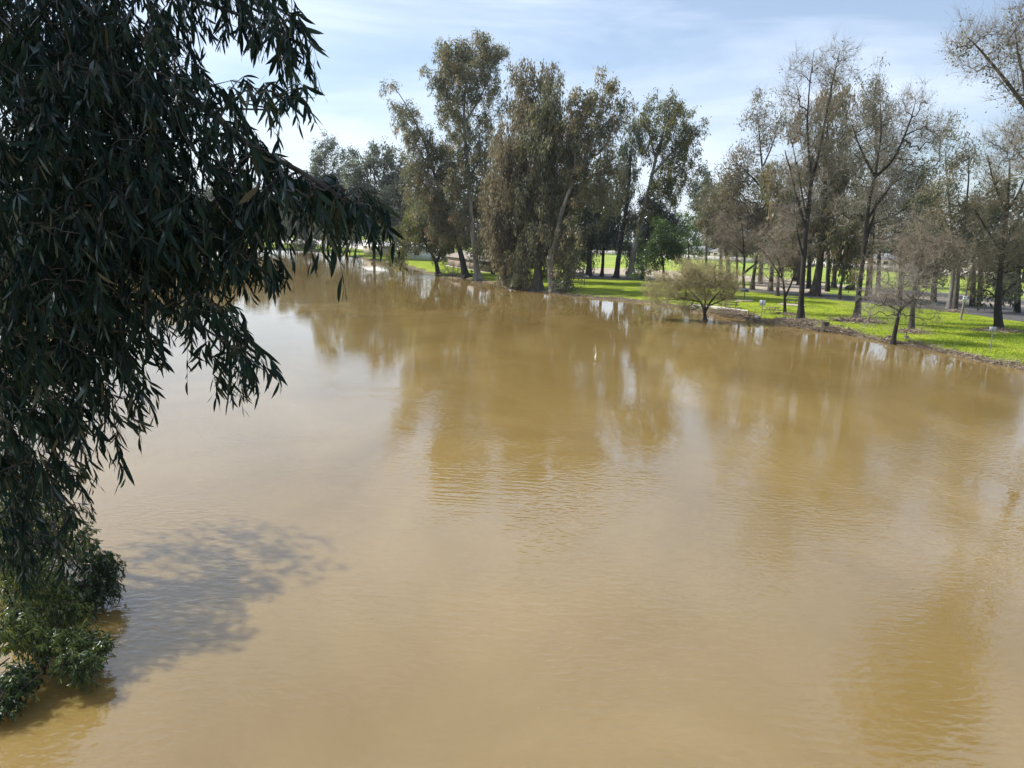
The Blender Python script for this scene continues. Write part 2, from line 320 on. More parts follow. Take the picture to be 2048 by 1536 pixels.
sheet('road', [(1130, 549), (1285, 556), (1500, 577), (1640, 588), (1760, 597), (1850, 601), (2048, 620), (2400, 665)],
      [(1130, 555), (1285, 561), (1500, 583), (1640, 597), (1760, 609), (1850, 618), (1950, 630), (2048, 644), (2400, 700)], ASPH, .012, 'asphalt park road behind the lawn, shade put into its dark colour')
sheet('road_far', [(1800, 584), (1900, 589.5), (2048, 604), (2400, 645)], [(1800, 589), (1900, 596), (2048, 611), (2400, 655)], ASPH, .016, 'second strip of asphalt beyond the dirt, coloured dark for shade')
sheet('verge', [(1430, 559), (1500, 564)], [(1430, 568), (1500, 574)], FIELD, .014, 'green verge between track and road', 3)
sheet('verge_far', [(1655, 575), (1740, 582)], [(1665, 588), (1735, 596)], FIELD, .020, 'green verge patch by the road', 3)
sheet('sand_lot', [(560, 478), (620, 478), (740, 481), (850, 486), (900, 492)], [(560, 486), (620, 489), (700, 496), (780, 506), (850, 516), (900, 519)], PALE, .006, 'pale sunlit lot beyond the river bend')

# ------------------------------------------------------------------ trees
def subdiv(pts, step):
    o = [pts[0]]
    for a, b in zip(pts[:-1], pts[1:]):
        n = max(1, int(np.linalg.norm(b[:3] - a[:3]) / step))
        for i in range(1, n + 1): o.append(a + (b - a) * i / n)
    return np.array(o)
def smooth_path(pts, step, jit, g):
    """pts (n,4): xyz + radius; Catmull-Rom with a little sway"""
    P = np.vstack([2 * pts[0] - pts[1], pts, 2 * pts[-1] - pts[-2]]); o = []
    for i in range(1, len(P) - 2):
        n = max(2, int(np.linalg.norm(P[i + 1][:3] - P[i][:3]) / step))
        t = np.linspace(0, 1, n, endpoint=False)[:, None]
        o.append(.5 * ((2 * P[i]) + (-P[i - 1] + P[i + 1]) * t + (2 * P[i - 1] - 5 * P[i] + 4 * P[i + 1] - P[i + 2]) * t ** 2 + (-P[i - 1] + 3 * P[i] - 3 * P[i + 1] + P[i + 2]) * t ** 3))
    o = np.vstack(o + [pts[-1:]]); o[:, 3] = np.maximum(o[:, 3], .003)
    k = len(o); w = np.cumsum(g.standard_normal((k, 3)), 0) * jit; w -= np.linspace(0, 1, k)[:, None] * w[-1]
    o[:, :3] += w * np.array([1, 1, .3]); return o

STY = {  # tip spacing m, leaf len/wid, leaves per tip, droop, twigs per tip
    'euc': dict(cl=6, sp=1.15, ll=.55, lw=.16, n=44, plume=1.5, sig=.42, up=-1.2, tw=1, rt=.022),
    'weep': dict(cl=6, sp=1.1, ll=.60, lw=.16, n=48, plume=2.6, sig=.38, up=-2.5, tw=1, rt=.022),
    'airy': dict(cl=5, sp=1.15, ll=.46, lw=.13, n=24, plume=1.1, sig=.5, up=-.8, tw=3, rt=.022),
    'bare':   dict(cl=8, sp=.85, ll=.16, lw=.07, n=2, plume=.3, sig=.35, up=0, tw=9, rt=.014),
    'budding':dict(cl=8, sp=.85, ll=.22, lw=.10, n=5, plume=.4, sig=.4, up=-.3, tw=10, rt=.014),
    'twiggy': dict(cl=14, sp=.55, ll=.12, lw=.05, n=1, plume=.3, sig=.3, up=0, tw=13, rt=.010),
    'willow': dict(cl=30, sp=.48, ll=.16, lw=.04, n=1, plume=.4, sig=.25, up=.2, tw=14, rt=.013),
    'dense': dict(cl=9, sp=1.0, ll=.40, lw=.20, n=34, plume=.5, sig=.45, up=-.2, tw=0, rt=.02),
    'far': dict(cl=7, sp=1.9, ll=.85, lw=.30, n=50, plume=1.6, sig=.75, up=-.8, tw=0, rt=.04),
}
def grow(init, par0, tips, g, zbias=.7, arch=.12):
    """join every tip to the nearest part of the growing skeleton"""
    n0 = len(init); cap = n0 + 3 * len(tips); P = np.zeros((cap, 3)); P[:n0] = init; par = np.full(cap, -1); par[:n0] = par0; n = n0
    d0 = np.array([np.min(np.linalg.norm(init - t, axis=1)) for t in tips]); last = []
    for t in tips[np.argsort(d0)]:
        v = t - P[:n]; ds = np.linalg.norm(v, axis=1) + 1e-6
        cost = ds * (1 + zbias * np.clip(.15 - v[:, 2] / ds, 0, 1.2))
        k = int(np.argmin(cost)); a = P[k]; dd = ds[k]
        for q, fr in enumerate((.38, .72, 1.)):
            pt = a + (t - a) * fr
            if q < 2: pt = pt + g.standard_normal(3) * dd * .06 + np.array([0, 0, arch * dd * math.sin(fr * math.pi)])
            P[n] = pt; par[n] = k if q == 0 else n - 1; n += 1
        last.append(n - 1)
    P = P[:n]; par = par[:n]; cnt = np.zeros(n); cnt[last] = 1
    for i in range(n - 1, -1, -1):
        if par[i] >= 0 and par[i] < i: cnt[par[i]] += cnt[i]
    return P, par, cnt, np.array(last)

def tree(name, label, base, trunk, limbs, clumps, style='euc', leaf=None, bark=None, twig=None, cat='tree', group=None, dens=1., seed=1, flare=1.6, depth=1., dl=1., Y=None, z0=None, zb=.7):
    g = np.random.default_rng(seed * 31 + 5); S = dict(STY[style]); leaf = leaf or EUC; bark = bark or BARK_GREY; twig = twig or TWIG_GREY
    B = ground(*base) if z0 is None else onz(base[0], base[1], z0)
    Yt = B[1]; mpp = (Yt / cp) / FPX                                    # metres per pixel at the tree
    def W(q, dy=0.): p_ = at(q[0], q[1], Yt + dy); return p_
    tr = [np.array([*W(q), q[2] * (.78 if Yt < 130 else .88)]) for q in trunk]; tr[0][:3] = B - np.array([0, 0, .5])
    tp = smooth_path(np.array(tr), .9, .018, g)
    ex = 1 + (flare - 1) * np.exp(-np.maximum(tp[:, 2] - B[2], 0) / .7); rad = tp[:, 3] * ex
    root = empty(name, B, label, cat, group)
    tb = MB(); tb.tube(tp[:, :3], rad, 12, wob=.09, seed=seed)
    for q in range(5 if flare > 1.2 else 0):                             # root buttresses
        th = q * 1.26 + g.random(); d = np.array([math.cos(th), math.sin(th), 0]); r0 = tp[0, 3]
        tb.tube([B + d * r0 * .5 + [0, 0, r0 * .9], B + d * r0 * 1.35 + [0, 0, r0 * .2], B + d * r0 * 2.3 + [0, 0, -.15]], [r0 * .4, r0 * .33, r0 * .12], 6)
    nodes = [tp[:, :3]]; par = [np.arange(-1, len(tp) - 1)]; cnt0 = len(tp)
    lim_r = [tp[:, 3]]
    for li, lb in enumerate(limbs):
        dy = (g.random() - .5) * 2 * depth * 18 * mpp
        Lp = [np.array([*W(q, dy * (i / max(1, len(lb) - 1))), q[2]]) for i, q in enumerate(lb)]
        allp = np.vstack(nodes); k = int(np.argmin(np.linalg.norm(allp - Lp[0][:3], axis=1))); Lp[0][:3] = allp[k]
        lp = smooth_path(np.array(Lp), .8, .03, g)
        tb.tube(lp[:, :3], lp[:, 3], 7, wob=.06, seed=seed + li)
        m = len(lp) - 1; nodes.append(lp[1:, :3]); par.append(np.concatenate([[k], cnt0 + np.arange(m - 1)])); cnt0 += m; lim_r.append(lp[1:, 3])
    init = np.vstack(nodes); par = np.concatenate(par); ir = np.concatenate(lim_r)
    tips = []
    for c in clumps:
        cx, cy, rx, ry = c[:4]; dn = c[4] if len(c) > 4 else 1.
        rx_, ry_ = rx * mpp, ry * mpp; rd = min(rx_, ry_) * 1.1 * depth + .3
        off = (g.random() - .5) * rd * .9
        n = max(3, int(dn * dens * math.pi * rx_ * ry_ / S['sp'] ** 2 * (3.2 if style in ('bare', 'budding', 'twiggy', 'willow') else 2.5)))
        c0 = W((cx, cy), off); R3 = np.array([rx_, rd, ry_]); kc = max(2, int(n / S.get('cl', 1))) if S.get('cl') else n
        u = g.standard_normal((kc, 3)); u /= np.linalg.norm(u, axis=1)[:, None]; u *= (g.random(kc) ** .4)[:, None]
        if S.get('cl'): u = u[g.integers(0, kc, n)] * R3 + g.standard_normal((n, 3)) * max(S['sp'], .8) * np.array([.75, .75, .8])
        else: u = u * R3
        tips.append(c0 + u)
    tips = np.vstack(tips); tips[:, 2] = np.maximum(tips[:, 2], B[2] + .5)
    ok = init[:, 2] > B[2] + (tips[:, 2].min() - B[2]) * .35
    if ok.sum() < 2: ok[-2:] = True
    # grow from the upper skeleton only
    idx = np.where(ok)[0]
    P, pr, cnt, last = grow(init[idx], np.full(len(idx), -1), tips, g, zb, .10 if S['up'] < 0 else .03)
    n0 = len(idx); e = np.arange(n0, len(P)); rr = S['rt'] * np.sqrt(np.maximum(cnt, 1)) ** .95
    cap = np.full(len(P), 9.); cap[:n0] = ir[idx] * .8
    for i in e: cap[i] = min(cap[pr[i]], rr[i] if rr[i] < cap[pr[i]] else cap[pr[i]])
    re = cap
    r0 = np.minimum(re[pr[e]], re[e] * 1.25); big = re[e] > S['rt'] * 2.2
    tb.segs(P[pr[e]][big], P[e][big], r0[big], re[e][big], 5)
    cb = MB(); sm = ~big
    tk = cb; cb.mi = 1; tk.segs(P[pr[e]][sm], P[e][sm], r0[sm], re[e][sm], 3, g.random(int(sm.sum())))
    T = P[last]; dirn = T - P[pr[last]]; dirn /= np.linalg.norm(dirn, axis=1)[:, None] + 1e-9
    if S['tw']:
        k = S['tw']; q = np.repeat(np.arange(len(T)), k); w = g.random(len(q))[:, None]
        st = P[pr[last]][q] * w + T[q] * (1 - w)
        upv = {'weep': -1.2, 'euc': -.4, 'twiggy': -.15, 'willow': .25}.get(style, .55)
        d = dirn[q] * .75 + g.standard_normal((len(q), 3)) * .6 + np.array([0, 0, upv]); d /= np.linalg.norm(d, axis=1)[:, None]
        ln = S['sp'] * (.5 + .9 * g.random(len(q)))[:, None]; mid = st + d * ln * .5 + g.standard_normal((len(q), 3)) * ln * .07
        en = mid + d * ln * .5 + np.array([0, 0, (.12 if upv > 0 else -.22)]) * ln + g.standard_normal((len(q), 3)) * ln * .12
        aa = g.random(len(q)); rt = S['rt'] * .62
        tk.segs(st, mid, rt, rt * .8, 3, aa); tk.segs(mid, en, rt * .8, rt * .4, 3, aa)
        if style in ('bare', 'budding', 'twiggy', 'willow'):
            st2 = np.vstack([mid, en]); d2 = np.vstack([d, d]) + g.standard_normal((2 * len(q), 3)) * .6; en2 = st2 + d2 * np.vstack([ln, ln]) * .35
            tk.segs(st2, en2, rt * .6, rt * .35, 3, np.concatenate([aa, aa]))
    cb.mi = 0; n = int(S['n'] * dl); q = np.repeat(np.arange(len(T)), n); hang = g.random(len(q)) ** 1.2
    sg = S['sig'] * (1 - .45 * hang)[:, None]
    lp = T[q] + g.standard_normal((len(q), 3)) * sg; lp[:, 2] -= hang * S['plume'] * (.4 + .9 * g.random(len(T)))[q]
    ld = g.standard_normal((len(q), 3)) * .75 + np.array([0, 0, S['up']])
    tint = np.clip(.5 + .22 * g.standard_normal(len(T))[q] + .2 * g.standard_normal(len(q)) + .12 * g.standard_normal(), 0, 1)
    keep = lp[:, 2] > max(B[2] + .35, .3)
    sz = (.6 + .7 * g.random(len(q)))
    cb.leaves(lp[keep], ld[keep], (S['ll'] * sz)[keep], (S['lw'] * sz)[keep], tint[keep], g)
    tb.obj('trunk', bark, root, B, smooth=True)
    cb.obj('crown', [leaf, twig], root, B)
    return root
# ---- tall eucalyptus group on the water's edge
G1 = 'tall eucalyptus trees in the waterside grove'
tree('eucalyptus_tree', 'tallest eucalyptus of the grove, pale straight trunk right of the brown hut', (957, 558),
     [(957, 558, .72), (949, 500, .58), (941, 410, .48), (935, 320, .40), (928, 237, .30), (934, 150, .16), (945, 92, .06)],
     [[(933, 290, .22), (905, 220, .15), (880, 140, .06)], [(930, 250, .2), (962, 190, .14), (990, 120, .05)], [(936, 330, .2), (900, 300, .12), (878, 270, .05)], [(938, 360, .2), (965, 310, .12), (985, 270, .05)]],
     [(888, 112, 32, 36), (925, 88, 32, 28), (968, 92, 30, 28), (990, 118, 20, 40), (872, 145, 24, 28), (925, 150, 34, 42), (965, 165, 32, 38), (905, 205, 26, 36), (985, 200, 26, 24, .7), (940, 232, 38, 40), (905, 262, 26, 30, .7), (950, 300, 40, 50), (925, 360, 36, 50, .8), (960, 400, 34, 60, .8), (925, 440, 26, 40, .5), (955, 470, 26, 40, .6)],
     leaf=EUC, bark=BARK_PALE, seed=1, group=G1)
tree('eucalyptus_tree', 'dark-trunked eucalyptus leaning far left over the river beside the hut', (932, 556),
     [(932, 556, .85), (922, 510, .6), (908, 465, .5), (892, 415, .42), (872, 360, .33), (850, 290, .24), (828, 240, .15), (800, 190, .08), (782, 166, .04)],
     [[(905, 460, .3), (870, 400, .2), (835, 350, .08)], [(880, 380, .25), (895, 330, .15), (890, 280, .06)]],
     [(785, 176, 10, 12), (797, 200, 14, 16), (815, 232, 22, 20), (832, 265, 30, 28), (845, 305, 34, 34), (866, 345, 36, 36), (836, 350, 26, 30, .7), (850, 395, 40, 34), (886, 400, 34, 44), (892, 330, 26, 50, .7), (895, 450, 30, 40, .9), (875, 300, 20, 30, .7)],
     leaf=EUC, bark=BARK_DARK, seed=2, group=G1)
tree('eucalyptus_tree', 'eucalyptus with foliage hanging to the water in a long curtain', (1048, 574),
     [(1048, 574, .8), (1046, 520, .62), (1042, 450, .5), (1040, 380, .42), (1038, 300, .33), (1042, 230, .2), (1045, 150, .06)],
     [[(1040, 400, .25), (1010, 350, .18), (1000, 330, .06)], [(1040, 330, .25), (1068, 270, .16), (1080, 200, .06)]],
     [(1045, 148, 22, 18), (1072, 152, 26, 20), (1030, 190, 16, 36, .6), (1072, 190, 34, 34), (1040, 235, 36, 40), (1080, 245, 34, 40), (1010, 290, 36, 46), (1055, 310, 46, 50), (1000, 370, 34, 60), (1045, 400, 42, 60), (1000, 450, 32, 60), (1012, 525, 24, 44, 1.2), (1035, 500, 30, 54), (988, 420, 18, 60), (1028, 555, 16, 14)],
     style='weep', leaf=EUC_BROWN, bark=BARK_DARK, seed=3, group=G1)
tree('eucalyptus_tree', 'stout eucalyptus with flared dark base behind the hanging curtain of leaves', (1074, 579),
     [(1074, 579, .95), (1078, 520, .7), (1084, 440, .55), (1090, 350, .42), (1092, 260, .28), (1088, 185, .08)],
     [[(1088, 380, .3), (1115, 310, .2), (1130, 250, .08)], [(1080, 480, .28), (1060, 440, .2), (1050, 420, .1)]],
     [(1095, 190, 30, 26), (1115, 225, 30, 30), (1100, 270, 36, 40), (1125, 290, 32, 46), (1085, 330, 40, 50), (1110, 385, 46, 56), (1075, 420, 40, 60), (1120, 460, 36, 50), (1080, 490, 36, 40), (1060, 530, 20, 28, .6), (1145, 340, 30, 50)],
     style='weep', leaf=EUC, bark=BARK_GREY, seed=4, group=G1, flare=2.1)
tree('eucalyptus_tree', 'pale eucalyptus trunk leaning right from the waterline at the grove edge', (1109, 590),
     [(1109, 590, .78), (1101, 550, .62), (1104, 510, .52), (1113, 470, .46), (1124, 420, .38), (1143, 370, .32), (1166, 320, .26), (1186, 270, .18), (1200, 215, .11), (1210, 155, .04)],
     [[(1150, 355, .22), (1150, 300, .14), (1148, 240, .05)], [(1166, 320, .2), (1205, 300, .14), (1228, 250, .05)]],
     [(1212, 158, 22, 22), (1200, 192, 24, 22), (1226, 205, 18, 26), (1192, 232, 34, 30), (1222, 252, 22, 30), (1148, 200, 20, 22), (1150, 235, 26, 32), (1190, 285, 38, 38), (1218, 305, 24, 34, .8), (1160, 320, 30, 36), (1190, 350, 40, 40), (1205, 390, 30, 34, .7), (1140, 420, 24, 40, .8), (1150, 470, 28, 40, .9), (1128, 560, 13, 16), (1135, 520, 20, 26)],
     leaf=EUC, bark=BARK_PALE, seed=5, group=G1)
tree('eucalyptus_tree', 'smaller olive tree with forked dark trunk at the water left of the hut', (877, 551),
     [(877, 551, .5), (872, 527, .42), (862, 505, .3), (850, 482, .2), (842, 455, .08)],
     [[(873, 528, .3), (885, 495, .22), (888, 455, .08)], [(860, 500, .18), (830, 488, .1), (806, 500, .05)]],
     [(845, 425, 34, 32), (880, 440, 28, 34), (835, 465, 34, 28), (875, 478, 30, 24), (815, 490, 24, 15), (800, 515, 14, 16), (852, 398, 26, 22), (898, 465, 16, 30), (868, 508, 14, 10, .5), (822, 440, 20, 24, .8)],
     leaf=OLIVE, bark=BARK_DARK, seed=6, group=G1)
tree('eucalyptus_tree', 'first slender dark trunk right of the grove, pale strip up its left side', (1178, 551),
     [(1178, 551, .75), (1180, 500, .55), (1184, 430, .4), (1190, 350, .15)], [],
     [(1180, 440, 34, 46), (1192, 385, 28, 40), (1168, 490, 26, 30), (1165, 400, 30, 40)], style='weep', leaf=EUC, bark=BARK_GREY, seed=7)
tree('eucalyptus_tree', 'slim dark trunk standing second right of the grove', (1203, 553),
     [(1203, 553, .38), (1207, 500, .3), (1213, 440, .24), (1222, 380, .08)], [],
     [(1215, 440, 26, 40), (1212, 395, 22, 30), (1232, 470, 14, 20), (1200, 460, 22, 30)], style='weep', leaf=DARKGREEN, bark=BARK_DARK, seed=8)
tree('eucalyptus_tree', 'tall dark trunk leaning right with a thin drooping dark crown', (1232, 556),
     [(1232, 556, .62), (1240, 500, .5), (1249, 440, .4), (1257, 380, .32), (1262, 310, .2), (1270, 245, .05)], [],
     [(1270, 235, 13, 16), (1266, 270, 14, 24), (1256, 310, 15, 30), (1252, 350, 18, 30), (1246, 395, 18, 34), (1268, 430, 16, 36), (1235, 430, 14, 30, .7), (1250, 480, 14, 20, .7)], style='weep', leaf=EUC_BLUE, bark=BARK_DARK, seed=9)
tree('eucalyptus_tree', 'full green-topped eucalyptus on a thick pale trunk beside the glossy ivy bush', (1260, 558),
     [(1260, 558, .8), (1268, 500, .62), (1283, 440, .5), (1298, 380, .4), (1312, 320, .32), (1326, 270, .2), (1335, 220, .06)],
     [[(1305, 350, .25), (1340, 310, .16), (1378, 275, .06)], [(1312, 320, .22), (1300, 270, .14), (1290, 230, .05)], [(1298, 380, .22), (1340, 360, .14), (1368, 340, .05)]],
     [(1312, 218, 22, 15), (1340, 212, 24, 15), (1362, 232, 24, 20), (1386, 250, 15, 12), (1296, 240, 16, 20), (1335, 250, 34, 24), (1370, 275, 22, 20), (1310, 285, 24, 28), (1345, 300, 30, 26), (1372, 318, 18, 18), (1330, 340, 28, 26), (1365, 345, 18, 14), (1305, 370, 20, 26), (1335, 385, 22, 20, .7), (1292, 420, 18, 24, .7)],
     leaf=OLIVE, bark=BARK_PALE, seed=10)
tree('ivy_covered_tree', 'dark glossy-leaved tree bushy down to the ground left of the bright green tree', (1285, 557),
     [(1285, 557, .4), (1290, 500, .3), (1302, 430, .2), (1312, 390, .06)], [],
     [(1280, 525, 22, 26), (1283, 490, 26, 30), (1302, 455, 30, 32), (1320, 430, 30, 34), (1298, 415, 26, 26), (1325, 405, 22, 26), (1340, 445, 22, 30)], style='dense', leaf=DARKGREEN, bark=BARK_DARK, seed=11)
tree('leafy_tree', 'bright green bushy tree, broad left one of the green pair', (1328, 566),
     [(1328, 566, .25), (1326, 530, .2), (1322, 495, .06)], [],
     [(1308, 470, 24, 20), (1335, 478, 30, 26), (1300, 500, 24, 22), (1335, 515, 34, 22), (1352, 500, 20, 24), (1292, 530, 16, 16), (1320, 455, 18, 14)], style='dense', leaf=GREEN, bark=BARK_DARK, seed=12)
tree('leafy_tree', 'bright green upright tree with thin dark trunk, right one of the green pair', (1378, 545),
     [(1378, 545, .25), (1377, 500, .2), (1373, 460, .06)], [],
     [(1370, 446, 22, 18), (1386, 464, 22, 20), (1362, 474, 22, 20), (1385, 495, 16, 18, .9), (1352, 450, 16, 14), (1368, 510, 16, 16, .6)], style='dense', leaf=GREEN, bark=BARK_DARK, seed=13, dens=.9)
tree('willow_tree', 'yellowish leafless willow standing in the water at the end of the bank', (1410, 640),
     [(1410, 641, .24), (1409, 624, .20), (1400, 604, .15), (1386, 590, .06)],
     [[(1409, 626, .15), (1422, 602, .11), (1442, 578, .04)], [(1408, 620, .14), (1411, 590, .09), (1405, 556, .03)], [(1400, 604, .1), (1368, 598, .07), (1330, 600, .03)], [(1400, 604, .1), (1375, 575, .07), (1350, 555, .03)], [(1415, 612, .09), (1445, 600, .06), (1468, 590, .02)]],
     [(1325, 572, 40, 26), (1375, 555, 42, 28), (1425, 560, 42, 28), (1320, 598, 20, 18), (1355, 606, 30, 14), (1458, 588, 28, 26), (1395, 532, 44, 14, .7), (1445, 540, 30, 18, .7), (1355, 545, 30, 20), (1325, 618, 16, 8), (1465, 565, 22, 22, .8), (1390, 590, 30, 20, .7)],
     style='willow', leaf=OLIVE, bark=BARK_DARK, twig=TWIG_YELLOW, seed=14, dens=1.15, z0=0.)

# ---- right bank
G2 = 'bare park trees on the right lawn'
tree('bare_tree', 'tall straight dark tree with bare forked top, right of the white sign', (1602, 638),
     [(1602, 638, .46), (1604, 580, .38), (1608, 520, .34), (1613, 460, .31), (1620, 400, .27), (1622, 350, .22), (1617, 300, .15), (1615, 240, .12), (1620, 170, .08), (1628, 100, .03)],
     [[(1621, 370, .2), (1640, 300, .16), (1655, 225, .12), (1668, 155, .08), (1680, 100, .03)], [(1612, 462, .2), (1590, 380, .13), (1570, 300, .05)], [(1616, 430, .14), (1600, 350, .08), (1585, 290, .04)], [(1608, 520, .14), (1596, 470, .1), (1588, 420, .05)]],
     [(1628, 115, 20, 38), (1600, 150, 22, 26), (1680, 130, 22, 40), (1655, 175, 24, 36), (1706, 150, 12, 18), (1590, 210, 26, 28), (1632, 215, 30, 36), (1672, 225, 28, 32), (1575, 280, 26, 34), (1640, 290, 34, 36), (1600, 330, 32, 40), (1650, 350, 26, 34), (1580, 390, 24, 36), (1625, 420, 30, 36, .7), (1585, 450, 20, 26, .7)],
     style='budding', leaf=EUC_BROWN, bark=BARK_DARK, seed=21, group=G2, dens=.85)
tree('bare_tree', 'dark tree forking wide into many bare limbs, woodchip mound at its foot', (1713, 638),
     [(1713, 638, .48), (1718, 580, .38), (1726, 520, .33), (1733, 460, .29), (1740, 400, .25), (1750, 355, .2), (1762, 270, .12), (1760, 195, .03)],
     [[(1750, 357, .17), (1726, 310, .13), (1704, 250, .05)], [(1748, 362, .18), (1788, 315, .14), (1815, 255, .1), (1832, 200, .03)], [(1735, 430, .17), (1782, 372, .12), (1812, 350, .05)], [(1728, 500, .18), (1744, 440, .14), (1752, 400, .08)]],
     [(1760, 200, 26, 26), (1735, 235, 28, 34), (1700, 268, 20, 26), (1795, 215, 26, 30), (1845, 195, 28, 24), (1775, 275, 34, 34), (1838, 245, 34, 32), (1885, 245, 22, 22), (1815, 310, 44, 34), (1760, 340, 34, 36), (1700, 330, 26, 38), (1860, 300, 30, 28), (1795, 370, 40, 30), (1745, 400, 34, 36), (1700, 420, 24, 34), (1770, 440, 36, 30)],
     style='budding', leaf=EUC_BROWN, bark=BARK_DARK, seed=22, group=G2, dens=.9)
tree('bare_tree', 'small leaning weeping tree on the muddy waterline beside the two geese', (1785, 686),
     [(1785, 687, .24), (1793, 652, .2), (1800, 622, .17), (1810, 604, .1)],
     [[(1799, 625, .12), (1775, 610, .08), (1756, 612, .03)], [(1801, 620, .12), (1825, 600, .08), (1845, 600, .03)], [(1802, 612, .1), (1800, 585, .07), (1796, 570, .03)]],
     [(1800, 585, 32, 26), (1765, 594, 28, 24), (1838, 600, 26, 22), (1815, 562, 30, 22), (1748, 618, 16, 18), (1780, 566, 24, 20), (1800, 612, 20, 16), (1855, 620, 12, 14)],
     style='twiggy', leaf=EUC_BROWN, bark=BARK_DARK, twig=TWIG_GREY, seed=23, group=G2, dens=1.5)
tree('bare_tree', 'round twiggy leafless tree on a bare earth mound behind the leaning waterline tree', (1822, 661),
     [(1822, 661, .36), (1824, 620, .28), (1830, 570, .24), (1838, 540, .15)],
     [[(1832, 565, .17), (1868, 525, .12), (1900, 500, .05)], [(1832, 560, .17), (1800, 530, .12), (1775, 515, .05)], [(1836, 545, .14), (1845, 500, .1), (1842, 460, .04)]],
     [(1830, 505, 42, 34), (1880, 500, 38, 34), (1785, 522, 34, 28), (1912, 530, 26, 26), (1850, 462, 38, 24), (1756, 540, 20, 18), (1850, 545, 44, 20, .8), (1800, 480, 26, 22)],
     style='twiggy', leaf=EUC_BROWN, bark=BARK_GREY, twig=TWIG_BROWN, seed=24, group=G2, dens=.95)
tree('bare_tree', 'tree with yellowing leaves near the right edge, wide dark roots by the grey sign', (1997, 657),
     [(1997, 658, .5), (1996, 600, .38), (2000, 540, .33), (2007, 470, .28), (2014, 400, .2), (2020, 320, .08)],
     [[(1998, 590, .16), (2025, 570, .12), (2060, 560, .06)], [(2003, 510, .16), (1975, 460, .12), (1950, 420, .05)], [(2010, 430, .15), (1990, 370, .1), (1975, 310, .04)], [(2010, 430, .15), (2040, 380, .1), (2060, 320, .04)]],
     [(1990, 575, 46, 24), (2030, 525, 34, 30), (1975, 510, 32, 30), (1955, 560, 24, 22), (2010, 465, 36, 34), (1975, 420, 30, 36), (2035, 410, 28, 38), (1990, 350, 32, 34), (2030, 320, 28, 38), (1995, 285, 26, 28), (2050, 260, 24, 30), (2060, 480, 30, 40)],
     style='budding', leaf=OLIVE, bark=BARK_DARK, twig=TWIG_BROWN, seed=25, group=G2, dens=1.4)
tree('bare_tree', 'bare budding tree reaching in from the right edge above everything else', (2120, 735),
     [(2120, 735, .5), (2118, 620, .42), (2115, 500, .36), (2112, 400, .3), (2108, 320, .22), (2104, 200, .12), (2100, 80, .07), (2095, -60, .03)],
     [[(2106, 330, .2), (2055, 222, .17), (2010, 160, .12), (1965, 105, .08), (1935, 75, .03)], [(2098, 260, .15), (2050, 150, .1), (2030, 60, .04)], [(2055, 222, .1), (2045, 160, .07), (2040, 110, .03)], [(2110, 380, .15), (2060, 330, .1), (2030, 300, .04)], [(2112, 420, .15), (2070, 390, .1), (2040, 400, .04)], [(2104, 200, .12), (2060, 40, .08), (2040, -60, .03)]],
     [(1928, 78, 24, 32), (1958, 108, 30, 38), (1925, 115, 18, 18), (1990, 95, 26, 36), (2000, 150, 34, 34), (2030, 90, 26, 44), (1975, 150, 22, 20), (2035, 190, 26, 28), (2065, 70, 26, 50), (2070, 160, 30, 40), (2050, 260, 26, 34), (2030, 330, 24, 30, .6),
      (2040, -90, 50, 40, 1.8), (1985, -100, 46, 30, 1.4), (2110, -30, 50, 50, 1.8), (2060, -150, 60, 50, 1.8), (1990, -160, 50, 40, 1.5), (2140, -90, 60, 60, 1.8), (2110, 60, 40, 60, 1.6)],
     style='budding', leaf=OLIVE, bark=BARK_GREY, twig=TWIG_GREY, seed=26, group=G2, dens=1.2)
tree('eucalyptus_tree', 'tall eucalyptus rooted outside the right edge, seen only as a broad reflection', (2200, 690),
     [(2200, 690, .6), (2190, 400, .45), (2170, 150, .34), (2135, 0, .26), (2090, -100, .18), (2030, -180, .07)],
     [[(2140, 10, .2), (2060, -50, .12), (1980, -60, .04)], [(2100, -90, .16), (2000, -130, .1), (1900, -120, .03)]],
     [(1965, -110, 56, 34), (2040, -105, 56, 40), (1900, -140, 46, 30), (1985, -165, 66, 40), (2100, -150, 66, 50), (1930, -210, 52, 36), (2160, -20, 46, 60), (2050, -240, 66, 46)], style='airy', leaf=EUC, bark=BARK_GREY, seed=77, dens=.8)
tree('bare_tree', 'small slim bare tree immediately left of the tall straight dark one', (1571, 626),
     [(1571, 626, .22), (1569, 595, .18), (1566, 562, .15), (1556, 520, .06)],
     [[(1568, 590, .14), (1590, 545, .1), (1602, 500, .05)], [(1566, 562, .1), (1540, 520, .06), (1525, 500, .03)]],
     [(1560, 520, 30, 32), (1535, 490, 30, 28), (1590, 490, 26, 30), (1550, 555, 26, 16), (1570, 460, 30, 26)],
     style='twiggy', leaf=EUC_BROWN, bark=BARK_DARK, twig=TWIG_BROWN, seed=27, group=G2, dens=.75)
tree('bare_tree', 'crooked dark tree with a low limb sweeping right, behind the picnic tables', (1489, 584),
     [(1489, 584, .3), (1486, 548, .26), (1489, 515, .2), (1476, 497, .14), (1458, 485, .05)],
     [[(1487, 550, .2), (1508, 530, .16), (1524, 518, .12), (1548, 514, .05)], [(1489, 515, .15), (1486, 470, .1), (1480, 430, .04)], [(1515, 525, .1), (1535, 495, .07), (1542, 470, .03)]],
     [(1468, 470, 34, 30), (1445, 445, 26, 30), (1500, 480, 34, 30), (1525, 460, 30, 28), (1490, 430, 30, 28), (1455, 510, 26, 18), (1525, 505, 26, 14)],
     style='twiggy', leaf=EUC_BROWN, bark=BARK_DARK, twig=TWIG_BROWN, seed=28, group=G2, dens=.7)
